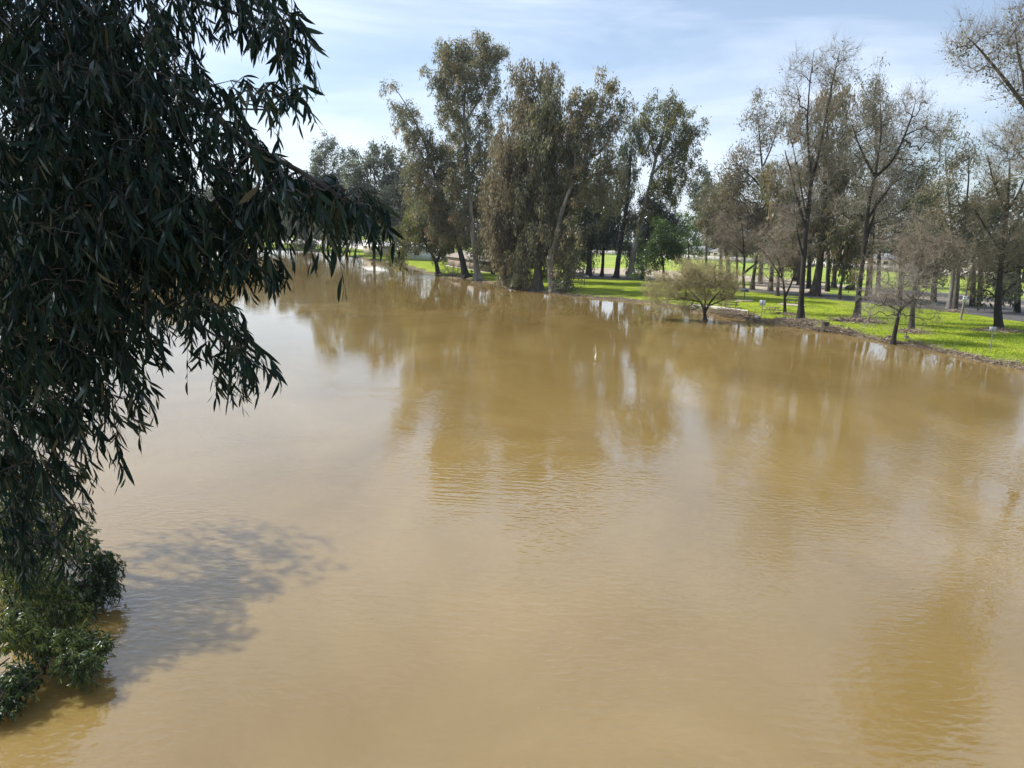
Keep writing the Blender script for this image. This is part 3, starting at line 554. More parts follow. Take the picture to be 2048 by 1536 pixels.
tree('park_tree', 'dark curved trunk just right of the crooked tree, beside the road', (1504, 579),
     [(1504, 579, .5), (1508, 550, .36), (1512, 520, .3), (1515, 470, .2), (1512, 420, .06)], [],
     [(1510, 420, 30, 34), (1500, 460, 30, 30), (1530, 440, 26, 26)], style='airy', leaf=EUC_BROWN, bark=BARK_DARK, seed=29)
tree('eucalyptus_tree', 'slender high eucalyptus with pale upper trunk left of the tall bare fork', (1541, 583),
     [(1541, 583, .52), (1543, 545, .42), (1545, 500, .36), (1533, 400, .28), (1522, 310, .18), (1515, 220, .06)],
     [[(1525, 330, .14), (1545, 290, .1), (1555, 250, .04)], [(1530, 390, .16), (1490, 340, .1), (1465, 320, .04)]],
     [(1512, 200, 16, 16), (1522, 225, 22, 20), (1500, 250, 14, 18), (1545, 245, 14, 16), (1530, 270, 22, 20), (1505, 295, 26, 18), (1480, 320, 28, 20), (1450, 345, 30, 24), (1520, 345, 30, 28), (1475, 375, 40, 30), (1440, 390, 28, 30), (1540, 400, 34, 40), (1490, 420, 40, 36), (1545, 460, 34, 34)],
     style='airy', leaf=EUC_BROWN, bark=BARK_GREY, seed=30, dens=1.25)
tree('eucalyptus_tree', 'broad drooping eucalyptus on a thick dark trunk behind the tall bare fork', (1628, 592),
     [(1628, 592, .95), (1637, 540, .7), (1643, 480, .58), (1648, 400, .42), (1652, 300, .26), (1658, 215, .06)],
     [[(1645, 450, .3), (1680, 390, .2), (1700, 330, .07)], [(1645, 440, .25), (1615, 390, .16), (1600, 340, .06)]],
     [(1662, 190, 24, 20), (1685, 180, 18, 18), (1650, 220, 26, 24), (1680, 240, 22, 26), (1655, 275, 34, 34), (1590, 240, 24, 26), (1620, 320, 34, 36), (1685, 320, 32, 38), (1650, 370, 40, 38), (1695, 400, 32, 38), (1625, 420, 34, 34), (1665, 445, 36, 34), (1700, 470, 26, 26), (1560, 340, 30, 34), (1555, 400, 30, 36), (1590, 460, 26, 30)],
     style='weep', leaf=EUC, bark=BARK_GREY, seed=31, dens=.8)
tree('eucalyptus_tree', 'thin leaning grey trunk with a small hanging crown by the green verge', (1679, 599),
     [(1679, 599, .3), (1683, 565, .25), (1691, 530, .2), (1698, 490, .06)], [],
     [(1700, 495, 26, 24), (1688, 470, 28, 24), (1710, 525, 16, 16)], style='weep', leaf=EUC, bark=BARK_GREY, seed=32)
tree('eucalyptus_tree', 'large eucalyptus behind the wide-forking bare tree, tallest hump of the right-hand crowns', (1736, 601),
     [(1736, 601, .6), (1738, 540, .48), (1742, 470, .4), (1750, 380, .3), (1752, 280, .2), (1748, 180, .05)],
     [[(1748, 400, .24), (1790, 360, .16), (1830, 320, .06)], [(1744, 440, .2), (1790, 430, .14), (1830, 400, .06)]],
     [(1742, 158, 22, 18), (1752, 190, 26, 24), (1730, 230, 26, 34), (1765, 240, 24, 34), (1745, 290, 34, 38), (1790, 340, 36, 34), (1745, 360, 36, 40), (1830, 345, 34, 34), (1790, 400, 42, 36), (1740, 430, 36, 36), (1840, 400, 34, 40), (1800, 450, 40, 28), (1880, 250, 26, 24, .6), (1725, 480, 30, 26)],
     style='airy', leaf=EUC, bark=BARK_GREY, seed=33, dens=1.35)
tree('eucalyptus_tree', 'pale-lit left trunk of the twin trunks beside the wooden pole', (1897, 618),
     [(1897, 618, .4), (1903, 585, .34), (1908, 540, .3), (1905, 470, .22), (1895, 380, .14), (1890, 300, .05)],
     [[(1905, 470, .14), (1875, 410, .1), (1860, 360, .04)]],
     [(1890, 290, 18, 22), (1880, 330, 26, 28), (1900, 380, 28, 34), (1868, 400, 28, 34), (1890, 440, 36, 32), (1855, 450, 26, 26), (1905, 490, 36, 26)],
     style='airy', leaf=EUC, bark=BARK_PALE, seed=34, flare=1.2)
tree('eucalyptus_tree', 'darker right trunk of the twin trunks beside the wooden pole', (1909, 622),
     [(1909, 622, .42), (1913, 585, .36), (1916, 540, .3), (1925, 470, .22), (1935, 380, .14), (1938, 310, .05)],
     [[(1916, 560, .16), (1930, 548, .12), (1945, 540, .05)]],
     [(1925, 275, 20, 18), (1945, 300, 20, 24), (1925, 340, 26, 30), (1950, 370, 24, 34), (1925, 410, 30, 36), (1950, 440, 28, 34), (1930, 480, 32, 28)],
     style='airy', leaf=EUC_BROWN, bark=BARK_GREY, seed=35, flare=1.2)
tree('eucalyptus_tree', 'stubby grey trunk at the dirt track, leftmost of the roadside row', (1458, 562),
     [(1458, 562, .6), (1456, 530, .5), (1450, 480, .4), (1440, 400, .15)], [],
     [(1430, 370, 24, 26), (1455, 380, 28, 26), (1435, 420, 32, 34), (1465, 430, 26, 34), (1430, 465, 26, 26), (1465, 480, 26, 24)], leaf=EUC, bark=BARK_GREY, seed=36, flare=1.3)
tree('park_tree', 'thin dark trunk just right of the stubby grey one', (1473, 564),
     [(1473, 564, .25), (1474, 530, .2), (1474, 490, .15), (1478, 440, .05)], [],
     [(1478, 440, 22, 26), (1482, 470, 22, 22)], style='airy', leaf=EUC_BROWN, bark=BARK_DARK, seed=37, flare=1.2)
tree('park_tree', 'short rough trunk hidden by twigs between two roadside trees', (1555, 592),
     [(1555, 592, .32), (1556, 560, .26), (1560, 520, .2), (1562, 480, .06)], [],
     [(1560, 480, 26, 26), (1545, 510, 22, 18), (1575, 440, 24, 24)], style='airy', leaf=EUC, bark=BARK_GREY, seed=38)
tree('park_tree', 'small roadside tree with dark boulder beside its trunk', (1707, 579),
     [(1707, 579, .3), (1709, 550, .26), (1714, 510, .2), (1716, 470, .06)], [],
     [(1718, 470, 30, 24), (1700, 490, 26, 20), (1735, 490, 24, 20), (1716, 440, 26, 24)], style='airy', leaf=EUC, bark=BARK_GREY, seed=39)
# ---- background
tree('eucalyptus_tree', 'grey-green eucalyptus filling in between the two tall bare trees', (1668, 576), [(1668, 576, .5), (1672, 500, .4), (1680, 400, .25), (1690, 300, .08)], [],
     [(1690, 290, 30, 30), (1670, 340, 36, 34), (1700, 380, 34, 36), (1665, 400, 34, 36), (1690, 450, 40, 34), (1640, 440, 30, 30)], style='airy', leaf=EUC, bark=BARK_GREY, seed=81, dens=1.1)
tree('park_tree', 'brownish tree filling in behind the slim bare tree near the picnic tables', (1598, 570), [(1598, 570, .45), (1600, 500, .35), (1600, 420, .2), (1596, 340, .06)], [],
     [(1595, 350, 30, 30), (1570, 390, 34, 34), (1610, 400, 34, 34), (1565, 440, 34, 34), (1605, 460, 36, 30), (1575, 470, 30, 18, .6)], style='airy', leaf=EUC_BROWN, bark=BARK_GREY, seed=82, dens=1.1)
tree('park_tree', 'brownish tree filling in behind the round twiggy tree', (1835, 590), [(1835, 590, .4), (1838, 520, .3), (1840, 440, .2), (1842, 360, .06)], [],
     [(1842, 370, 34, 30), (1815, 410, 36, 34), (1865, 420, 34, 34), (1830, 460, 44, 30), (1870, 480, 34, 30)], style='airy', leaf=EUC_BROWN, bark=BARK_GREY, seed=83, dens=1.1)
def back(base, h, w, label, leaf=None, seed=50, cl=None, name='distant_tree', dens=1.2, g_='background trees', style='far'):
    bx, by = base; c = cl or [(bx, by - h * .9, w * .45, h * .14), (bx - w * .35, by - h * .7, w * .45, h * .17), (bx + w * .35, by - h * .68, w * .45, h * .17), (bx, by - h * .55, w * .75, h * .2), (bx - w * .2, by - h * .35, w * .6, h * .15, .8), (bx + w * .25, by - h * .35, w * .6, h * .15, .8)]
    return tree(name, label, base, [(bx, by, .5), (bx + 2, by - h * .4, .35), (bx + 1, by - h * .85, .08)], [], c, style=style, leaf=leaf or FAR, bark=BARK_DARK, seed=seed, group=g_, dens=dens, flare=1.2)
back((648, 502), 220, 60, 'tall distant tree with a pointed crown left of the dark round one', EUC_BLUE, seed=51,
     cl=[(652, 292, 15, 16), (645, 318, 20, 18), (655, 345, 30, 20), (692, 312, 16, 10), (678, 330, 14, 14), (640, 375, 34, 24), (680, 370, 26, 26), (650, 410, 44, 30), (640, 450, 46, 24)])
back((748, 517), 220, 60, 'dark round-headed distant tree left of the leaning eucalyptus', EUC_BLUE, 52,
     cl=[(748, 300, 20, 13), (785, 302, 16, 13), (765, 322, 26, 18), (728, 335, 28, 20), (745, 362, 44, 26), (788, 350, 20, 24), (715, 385, 34, 28), (765, 400, 42, 30), (735, 435, 42, 30), (770, 455, 32, 24), (700, 430, 24, 30)])
back((693, 512), 150, 60, 'lower distant tree between the round one and the river bend', EUC_BLUE, 53)
back((806, 519), 190, 56, 'greyish distant tree directly behind the leaning eucalyptus', FAR, 54)
back((611, 500), 130, 60, 'distant tree at the river bend above the low scrub', FAR, 55)
back((560, 497), 125, 60, 'far bank tree seen through the near leaves, right of its row', FAR, 56)
back((500, 496), 120, 60, 'far bank tree seen through the near leaves, middle of its row', FAR, 57)
back((430, 497), 128, 64, 'far bank tree seen through the near leaves, left of its row', FAR, 58)
back((340, 503), 150, 70, 'far bank tree mostly hidden behind the near branches', EUC_BLUE, 59)
back((1412, 532), 190, 60, 'grey distant eucalyptus right of the bright green tree', FAR, 60,
     cl=[(1412, 345, 16, 16), (1402, 372, 22, 20), (1428, 378, 16, 18), (1400, 405, 20, 20), (1425, 415, 20, 20), (1410, 445, 22, 20)])
back((985, 548), 200, 60, 'dark eucalyptus filling the grove behind the hut roof', EUC_BLUE, 61)
back((1130, 552), 190, 60, 'dark eucalyptus filling the grove behind the leaning pale trunk', EUC_BLUE, 62)
back((1078, 545), 230, 60, 'dark eucalyptus in the middle back of the grove', EUC_BLUE, 63)
back((905, 530), 160, 50, 'dark tree directly behind the hut', EUC_BLUE, 64)
back((1960, 612), 210, 50, 'dark full tree behind the wooden pole', EUC, 65,
     cl=[(1965, 400, 26, 30), (1950, 440, 30, 26), (1975, 470, 34, 28), (1945, 490, 34, 24), (1985, 520, 34, 20)])
back((2035, 625), 230, 50, 'dark full tree at the right edge beyond the road', EUC_BLUE, 66,
     cl=[(2040, 400, 30, 34), (2020, 440, 30, 30), (2050, 470, 34, 34), (2025, 510, 34, 24), (2055, 540, 34, 20)])
back((1590, 562), 150, 46, 'grey tree beyond the dirt track behind the slim bare tree', EUC_BROWN, 67)
back((1850, 575), 130, 50, 'grey tree beyond the far road behind the twiggy round tree', EUC_BROWN, 68)
for k, (bx_, by_, h_, w_, lf_, lb_) in enumerate([(1521, 568, 190, 40, EUC_BROWN, 'slender background tree between the curved dark trunk and the pale-topped eucalyptus'), (1617, 577, 170, 36, EUC, 'slender background tree touching the thick dark eucalyptus trunk on its left'),
        (1655, 583, 180, 36, EUC_BROWN, 'slender background tree just right of the thick dark eucalyptus trunk'), (1757, 590, 190, 40, EUC_BROWN, 'slender background tree right of the wide-forking tree at the dirt track'), (1800, 596, 160, 40, EUC, 'slender background tree above the leaning waterline tree'),
        (1868, 603, 190, 40, EUC_BROWN, 'slender background tree left of the twin trunks'), (1945, 612, 200, 40, EUC, 'slender background tree right of the wooden pole'), (1440, 556, 150, 34, EUC_BROWN, 'slender background tree left of the stubby grey trunk')]):
    back((bx_, by_), h_, w_, lb_, lf_, 90 + k, dens=.75, style='airy', name='park_tree', cl=[(bx_, by_ - h_ * .93, w_ * .5, h_ * .12), (bx_ - w_ * .4, by_ - h_ * .78, w_ * .5, h_ * .13), (bx_ + w_ * .4, by_ - h_ * .74, w_ * .5, h_ * .13), (bx_, by_ - h_ * .62, w_ * .6, h_ * .1)])
for k, (bx_, by_, h_, w_, lb_) in enumerate([(250, 518, 120, 60, 'left bank tree behind the near leaves, farthest of its row'), (150, 540, 140, 70, 'left bank tree behind the near leaves, second farthest of its row'),
        (40, 570, 160, 80, 'left bank tree behind the near leaves, nearest of its row')]):
    back((bx_, by_), h_, w_, lb_, EUC_BROWN if k % 2 else EUC_BLUE, 110 + k, g_='left bank trees behind the near eucalyptus')
# scrub along the far edges
def shrub(name, label, base, w, h, leaf, seed, style='dense', dens=1.3):
    bx, by = base
    return tree(name, label, base, [(bx, by, .06), (bx + 1, by - h * .5, .03)], [], [(bx - w * .4, by - h * .45, w * .5, h * .4), (bx + w * .4, by - h * .5, w * .5, h * .45), (bx, by - h * .6, w * .5, h * .4)], style=style, leaf=leaf, bark=BARK_DARK, seed=seed, cat='bush', flare=1, dens=dens)
shrub('bush', 'low tan scrub on the bank at the river bend', (612, 503), 26, 20, OLIVE, 71)
shrub('bush', 'low grey bush at the water below the distant round tree', (800, 531), 16, 14, OLIVE, 72)
shrub('bush', 'dead brushy shrub on the bank left of the twin grove trunks', (905, 549), 20, 24, EUC_BROWN, 73, 'twiggy', .9)
shrub('bush', 'dark leafy bush at the foot of the leaning pale trunk', (1130, 585), 16, 34, EUC_BLUE, 74)
shrub('bush', 'leafy bush under the hanging curtain of leaves', (1035, 576), 12, 20, EUC, 75)
# ------------------------------------------------------------------ the near eucalyptus on the left, a few metres from the bridge
def near_leaves(mb, p, d, ln, wd, tint, g, seg=5):
    """curved sickle leaves: p base, d direction, bending down along a random side"""
    n = len(p); d = d / np.linalg.norm(d, axis=1)[:, None]
    q = np.cross(d, g.standard_normal((n, 3))); q /= np.linalg.norm(q, axis=1)[:, None] + 1e-9; nn = np.cross(d, q)
    bend = (g.random(n) - .5)[:, None] * .95; twist = (g.random(n) - .5) * 2.0
    prof = np.array([.0, .55, .95, 1., .72, 0.]) if seg == 5 else np.array([0, .8, .9, 0])
    rows = []
    for k in range(seg + 1):
        t = k / seg; a = twist * t; side = q * np.cos(a)[:, None] + nn * np.sin(a)[:, None]
        c = p + d * (ln * t)[:, None] + q * bend * (ln * t * t)[:, None] + np.array([0, 0, -.12]) * (ln * t * t)[:, None]
        w = (wd * prof[k] * .5)[:, None]; fold = nn * np.cos(a)[:, None] - q * np.sin(a)[:, None]
        rows += [c - side * w + fold * w * .25, c + side * w + fold * w * .25]
    v = np.stack(rows, 1); m = 2 * (seg + 1)
    f = np.array([(2 * k, 2 * k + 1, 2 * k + 3, 2 * k + 2) for k in range(seg)])
    mb.add(v.reshape(-1, 3), (np.arange(n)[:, None, None] * m + f[None]).reshape(-1, 4), np.repeat(tint, seg))

def sprays(mb, A, g, length=.55, lf=.15, per=11, hang=.75, out_=(0.5, 0, 0), tintc=.45, wl=.145, seg=5, stem=.0035):
    """hanging leafy twigs starting at the anchors A"""
    n = len(A); L_ = length * (.55 + .8 * g.random(n)); hv = np.clip(hang + .2 * g.standard_normal(n), .15, 1.3)
    d0 = g.standard_normal((n, 3)) * .55 + np.array(out_); d0 /= np.linalg.norm(d0, axis=1)[:, None]
    def pos(t): return A[:, None] + d0[:, None] * (L_[:, None] * t * (1 - .35 * t))[:, :, None] + np.array([0, 0, -1.])[None, None] * (L_ * hv)[:, None, None] * (t ** 1.7)[:, :, None]
    ts = np.tile(np.linspace(0, 1, 6), (n, 1)); pp = pos(ts); mb.mi = 1
    for k in range(5): mb.segs(pp[:, k], pp[:, k + 1], stem * (1 - .12 * k), stem * (1 - .12 * (k + 1)), 3)
    mb.mi = 0
    t = (np.arange(per)[None] + .8 * g.random((n, per))) / per * .92 + .06; t = np.clip(t, 0, 1)
    p = pos(t).reshape(-1, 3); p2 = pos(np.clip(t + .04, 0, 1.04)).reshape(-1, 3); tg = p2 - p; tg /= np.linalg.norm(tg, axis=1)[:, None] + 1e-9
    k = len(p); rd = g.standard_normal((k, 3)); rd -= tg * np.sum(rd * tg, 1)[:, None]; rd /= np.linalg.norm(rd, axis=1)[:, None] + 1e-9
    ld = tg * .55 + rd * .55 + np.array([0, 0, -.72]) + g.standard_normal((k, 3)) * .2
    sz = lf * (.45 + .8 * g.random(k) ** .8) * (1 - .25 * (t.ravel() > .85)) * np.repeat(.85 + .35 * g.random(n), per)
    tint = np.clip(tintc + .16 * np.repeat(g.standard_normal(n), per) + .2 * g.standard_normal(k), 0, .96); tint[g.random(k) < .006] = 1.
    near_leaves(mb, p, ld, sz, sz * wl * (.8 + .5 * g.random(k)), tint, g, seg)

g = np.random.default_rng(99)
NB = np.array([-11.5, 7.5, 0.5])
root = empty('eucalyptus_tree', NB, 'huge dark eucalyptus filling the left side, long leaves hanging over the river', 'tree')
tb = MB(); trunk = smooth_path(np.array([[-11.5, 7.5, -.5, .55], [-11.2, 7.6, 3, .48], [-10.7, 7.9, 7, .42], [-10.2, 8.2, 11, .34], [-9.8, 8.6, 15, .2], [-9.5, 8.8, 18, .08]]), .5, .01, g)
tb.tube(trunk[:, :3], trunk[:, 3], 14, wob=.05)
TR = []
def limb(pts, r0, r1, k=8):
    """pts: (px, py, depth) from the trunk outwards"""
    P = [at(*q) for q in pts]; a = trunk[np.argmin(np.linalg.norm(trunk[:, :3] - P[0], axis=1)), :3]
    P = np.array([a] + P); rr = np.linspace(r0, r1, len(P)); path = smooth_path(np.column_stack([P, rr]), .18, .006, g)
    tb.tube(path[:, :3], np.maximum(path[:, 3], r1 * .8), k, wob=.04, seed=len(TR)); TR.append(path[:, :3])
limb([(-250, 60, 7.2), (60, 110, 6.6), (250, 150, 6.2), (400, 215, 5.9), (500, 290, 5.7), (600, 345, 5.5), (685, 402, 5.4), (735, 434, 5.35), (768, 444, 5.3)], .05, .0025)
limb([(-250, -60, 7.6), (60, -60, 7.0), (260, -30, 6.8), (420, 10, 6.6), (540, 60, 6.5), (585, 130, 6.4)], .045, .003)
limb([(-200, 260, 6.8), (60, 330, 6.4), (240, 390, 6.0), (380, 440, 5.8), (480, 500, 5.6), (560, 535, 5.5)], .045, .002)
limb([(-200, 450, 6.6), (50, 520, 6.3), (220, 580, 6.0), (340, 620, 5.8), (450, 680, 5.6), (540, 750, 5.5)], .04, .002)
limb([(-200, 640, 6.6), (20, 720, 6.2), (140, 780, 6.0), (230, 850, 5.9)], .045, .004)
limb([(400, 215, 5.9), (480, 205, 5.9), (560, 195, 5.8), (630, 196, 5.7)], .010, .002, 5)
limb([(-200, 850, 7.5), (0, 920, 7.2), (110, 980, 7.0), (180, 1060, 6.9)], .04, .004)
tips = []; kinds = []
# anchors: centre x, y, rx, ry (pixels), distance, number of sprays
SP = [(640, 385, 30, 22, 5.4, 12), (700, 405, 26, 20, 5.4, 9), (560, 345, 26, 16, 5.5, 8), (505, 310, 22, 16, 5.6, 6), (742, 432, 16, 10, 5.3, 4), (60, 20, 130, 70, 6.4, 70), (200, 40, 130, 70, 6.2, 70), (330, 0, 60, 40, 6.2, 26), (60, 160, 120, 70, 6.0, 70), (200, 170, 110, 70, 5.9, 70), (310, 130, 60, 60, 5.9, 26),
      (60, 300, 120, 70, 5.8, 70), (200, 310, 110, 70, 5.8, 70), (330, 270, 60, 60, 5.8, 34), (60, 440, 120, 70, 5.6, 70), (190, 440, 110, 70, 5.6, 70), (310, 400, 80, 60, 5.6, 44),
      (60, 580, 120, 70, 5.6, 70), (180, 570, 90, 60, 5.6, 56), (60, 700, 110, 60, 5.6, 56), (150, 700, 80, 50, 5.6, 34), (40, 820, 100, 60, 5.7, 50), (130, 820, 50, 40, 5.8, 20), (30, 930, 80, 50, 6.2, 36), (120, 950, 40, 36, 6.3, 14), (20, 1040, 60, 40, 6.5, 20), (130, 1030, 30, 20, 6.5, 6), (20, 1110, 60, 30, 6.8, 22), (90, 1090, 36, 20, 6.9, 8),
      (440, -20, 60, 30, 6.5, 20), (520, -10, 50, 36, 6.5, 24), (560, 50, 28, 40, 6.4, 16), (500, 60, 40, 24, 6.4, 10), (565, 100, 18, 20, 6.3, 5),
      (400, 190, 34, 30, 5.9, 12), (350, 210, 34, 30, 5.9, 12), (470, 190, 30, 20, 5.8, 7), (540, 195, 32, 14, 5.7, 9), (600, 195, 22, 8, 5.7, 5),
      (450, 270, 50, 34, 5.7, 14), (420, 330, 60, 40, 5.7, 26), (520, 330, 34, 22, 5.6, 8), (540, 390, 50, 30, 5.5, 22), (600, 380, 34, 24, 5.5, 12), (650, 400, 40, 24, 5.4, 17), (690, 425, 26, 20, 5.4, 10), (716, 425, 22, 10, 5.3, 4),
      (450, 420, 60, 40, 5.6, 30), (380, 480, 60, 40, 5.7, 32), (470, 490, 44, 26, 5.6, 16), (300, 510, 60, 40, 5.7, 32), (540, 530, 26, 12, 5.5, 5), (420, 545, 36, 22, 5.6, 9), (480, 530, 30, 20, 5.6, 8),
      (420, 620, 46, 34, 5.6, 18), (380, 600, 30, 30, 5.6, 8), (450, 690, 36, 30, 5.5, 13), (495, 700, 24, 20, 5.5, 6), (430, 740, 26, 20, 5.5, 5), (270, 610, 44, 30, 5.8, 14), (250, 700, 40, 34, 5.8, 12), (270, 770, 24, 20, 5.8, 5), (215, 800, 34, 24, 5.8, 7), (220, 860, 24, 16, 5.9, 4)]
cb = MB(); AN = []
for cx, cy, rx, ry, dd, n in SP:
    n = n if cx < 330 else max(3, int(n * .86))
    r_ = np.sqrt(g.random(n)); th = g.random(n) * 6.283; dz = (g.random(n) - .5) * 1.3
    A = np.array([at(cx + rx * a * math.cos(b), cy + ry * a * math.sin(b) - 14, dd + c) for a, b, c in zip(r_, th, dz)]); AN.append(A)
AN = np.vstack(AN); sprays(cb, AN, g, length=.33, lf=.138, per=13, wl=.165)
# deeper layers of the same crown close the gaps and throw its shade
DP = [(0, 60, 260, 130, 8.2, 170), (150, 300, 190, 130, 8.0, 150), (-60, 420, 220, 130, 8.2, 130), (110, 560, 150, 110, 7.8, 110), (0, 760, 150, 110, 7.8, 100), (0, 960, 110, 90, 8.4, 60), (250, 120, 80, 90, 7.8, 40), (260, 420, 80, 80, 7.6, 46), (320, 470, 90, 50, 7.4, 36), (60, 180, 240, 150, 10.5, 150), (40, 520, 160, 150, 10.5, 120)]
A2 = []
for cx, cy, rx, ry, dd, n in DP:
    r_ = np.sqrt(g.random(n)); th = g.random(n) * 6.283; dz = (g.random(n) - .5) * 2
    A2.append(np.array([at(cx + rx * a * math.cos(b), cy + ry * a * math.sin(b), dd + c) for a, b, c in zip(r_, th, dz)]))
A2 = np.vstack(A2); sprays(cb, A2, g, length=.6, lf=.17, per=13, seg=3)
# outer crown beyond the left edge of the picture: it shades the near branches and the water
OC = [((-9.5, 6.5, 13.5), (2.6, 2.6, 3.0), 560), ((-12.5, 10, 13), (3.0, 3.2, 3.6), 420), ((-12.5, 6, 8.5), (2.0, 2.6, 3.2), 300), ((-6.8, 4.8, 13.6), (2.4, 1.8, 1.5), 420), ((-5.4, 6.8, 13.6), (3.0, 2.2, 1.6), 620), ((-7.0, 8.6, 14.5), (2.6, 2.0, 1.8), 380), ((-8.6, 5.0, 10.5), (1.6, 1.6, 2.6), 300)]
A3 = []
for c, r_, n in OC:
    u = g.standard_normal((n, 3)); u /= np.linalg.norm(u, axis=1)[:, None]; A3.append(np.array(c) + u * (g.random(n) ** .4)[:, None] * np.array(r_))
A3 = np.vstack(A3); sprays(cb, A3, g, length=.8, lf=.2, per=14, seg=3, wl=.2, stem=.006)
# fine branches joining every spray to a limb
skel = np.vstack([trunk[trunk[:, 2] > 3][:, :3]] + TR)
sel = np.vstack([AN, A2[::2], A3[::4]])
P, pr, cnt, last = grow(skel, np.full(len(skel), -1), sel, g, .25, .05)
e = np.arange(len(skel), len(P)); rr = .0022 * np.maximum(cnt, 1) ** .4; rr = np.minimum(rr, .012)
tb.segs(P[pr[e]], P[e], np.where(pr[e] < len(skel), rr[e], rr[pr[e]]), rr[e], 5)
tb.obj('trunk', BARK_GREY, root, NB, smooth=True)
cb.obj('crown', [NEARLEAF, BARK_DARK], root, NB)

# a second eucalyptus behind it on the left bank: its crown throws the shade patch on the water
RB = np.array([-18.2, 20.5, .4]); r2_ = empty('eucalyptus_tree', RB, 'eucalyptus on the left bank glimpsed through the leaves of the huge near one', 'tree')
t2 = MB(); T2 = smooth_path(np.array([[-18.2, 20.5, -.4, .3], [-18, 20.6, 3, .26], [-17.4, 20.8, 6, .2], [-16.2, 21, 8.5, .12], [-15, 21.2, 9.5, .04]]), .5, .01, g); t2.tube(T2[:, :3], T2[:, 3], 10, wob=.05)
A4 = []
for c, r_, n in [((-17.2, 20.1, 9.4), (1.7, 1.2, .8), 300), ((-15.8, 21.1, 9.0), (1.4, .7, .5), 100), ((-16.1, 18.8, 9.2), (1.5, .6, .5), 120), ((-18.8, 20.0, 9.3), (1.4, 1.3, .8), 160), ((-19.0, 24, 11.5), (2.5, 2.4, 1.8), 300)]:
    u = g.standard_normal((n, 3)); u /= np.linalg.norm(u, axis=1)[:, None]; A4.append(np.array(c) + u * (g.random(n) ** .4)[:, None] * np.array(r_))
A4 = np.vstack(A4); c4 = MB(); sprays(c4, A4, g, length=.7, lf=.19, per=14, seg=3, wl=.22, stem=.006)
S4 = T2[T2[:, 2] > 3][:, :3]; P, pr, cnt, last = grow(S4, np.full(len(S4), -1), A4, g, .25, .05); e = np.arange(len(S4), len(P)); rr = np.minimum(.004 * np.sqrt(np.maximum(cnt, 1)), .07)
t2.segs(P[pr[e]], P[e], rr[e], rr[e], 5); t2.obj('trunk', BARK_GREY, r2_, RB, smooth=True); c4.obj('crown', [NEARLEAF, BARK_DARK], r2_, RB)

# ---- bushes standing in the water along the left bank
def bush(label, blobs, seed, tintc=.45, lf=.105, leaf=None, name='riverside_bush', cat='bush'):
    """blobs: px, py, rx, ry, depth, sprays"""
    g = np.random.default_rng(seed); A = []
    for cx, cy, rx, ry, dd, n in blobs:
        c = at(cx, cy, dd); m = dd / cp / FPX; u = g.standard_normal((n, 3)); u /= np.linalg.norm(u, axis=1)[:, None]
        A.append(c + u * (g.random(n) ** .45)[:, None] * np.array([rx * m, (rx + ry) * .5 * m, ry * m]))
    A = np.vstack(A); A[:, 2] = np.maximum(A[:, 2], .25); c0 = A.mean(0); B = np.array([c0[0] - .5, c0[1], 0.])
    r_ = empty(name, B, label, cat, 'bushes standing in the water on the left'); w = MB(); skel = []
    for q in range(6):
        th = q * 1.05; tip = c0 + np.array([math.cos(th), math.sin(th), 0]) * .6 + [0, 0, .3]; pth = smooth_path(np.array([[*(B - [0, 0, .4] + .1 * g.standard_normal(3)), .035], [*((B + tip) / 2 + .1 * g.standard_normal(3)), .025], [*tip, .01]]), .2, .01, g)
        w.tube(pth[:, :3], pth[:, 3], 6); skel.append(pth[:, :3])
    skel = np.vstack(skel); P, pr, cnt, last = grow(skel, np.full(len(skel), -1), A, g, .3, .03); e = np.arange(len(skel), len(P)); rr = np.minimum(.003 * np.sqrt(np.maximum(cnt, 1)), .02)
    w.segs(P[pr[e]], P[e], rr[e], rr[e] * .9, 4); w.obj('stem', BARK_DARK, r_, B)
    k = MB(); sprays(k, A, g, length=.35, lf=lf, per=15, hang=.15, out_=(.35, -.1, .3), tintc=tintc, wl=.22, seg=3)
    for i in range(len(k.v)): k.v[i][:, 2] = np.maximum(k.v[i][:, 2], .02)
    k.obj('foliage', [leaf or BUSHLEAF, BARK_DARK], r_, B)
bush('leafy green thicket at the left edge joining the huge tree to the water', [(40, 1010, 80, 70, 15.5, 220), (110, 1060, 70, 60, 15.8, 200), (20, 1130, 70, 70, 14.8, 200), (90, 1190, 60, 50, 14.9, 160), (20, 1260, 60, 60, 13.6, 180), (130, 1225, 50, 24, 15.0, 110)], 205, .7)
bush('dark rounded bush in the water at left, farthest out in the current', [(190, 1130, 42, 44, 16.8, 150), (150, 1180, 50, 40, 16.2, 120), (215, 1150, 26, 34, 16.8, 60), (150, 1100, 40, 40, 17.5, 90), (180, 1190, 50, 26, 16.2, 110), (215, 1175, 20, 20, 16.4, 40)], 201, .3)
bush('yellow-green bush with sunlit leaf colouring behind the dark rounded one at the left bank', [(70, 1130, 80, 60, 17.5, 220), (60, 1230, 70, 44, 16.0, 170), (20, 1060, 60, 60, 18.5, 160), (100, 1260, 60, 30, 15.2, 130), (60, 1180, 70, 50, 16.6, 160)], 202, .75)  # high tint centre colours these leaves as sunlit
bush('pale-leaved bush leaning over the water in the lower left', [(160, 1285, 40, 30, 13.9, 150), (110, 1290, 50, 36, 13.6, 130), (185, 1310, 22, 20, 13.8, 40), (170, 1355, 16, 12, 13.2, 26), (60, 1270, 50, 30, 14.2, 110), (150, 1322, 50, 18, 13.2, 120), (200, 1290, 14, 16, 13.8, 26)], 203, .6)
bush('dark low bush against the bottom left corner', [(20, 1370, 44, 34, 12.6, 150), (40, 1350, 26, 24, 12.8, 60), (0, 1420, 40, 24, 12.2, 80)], 204, .35)
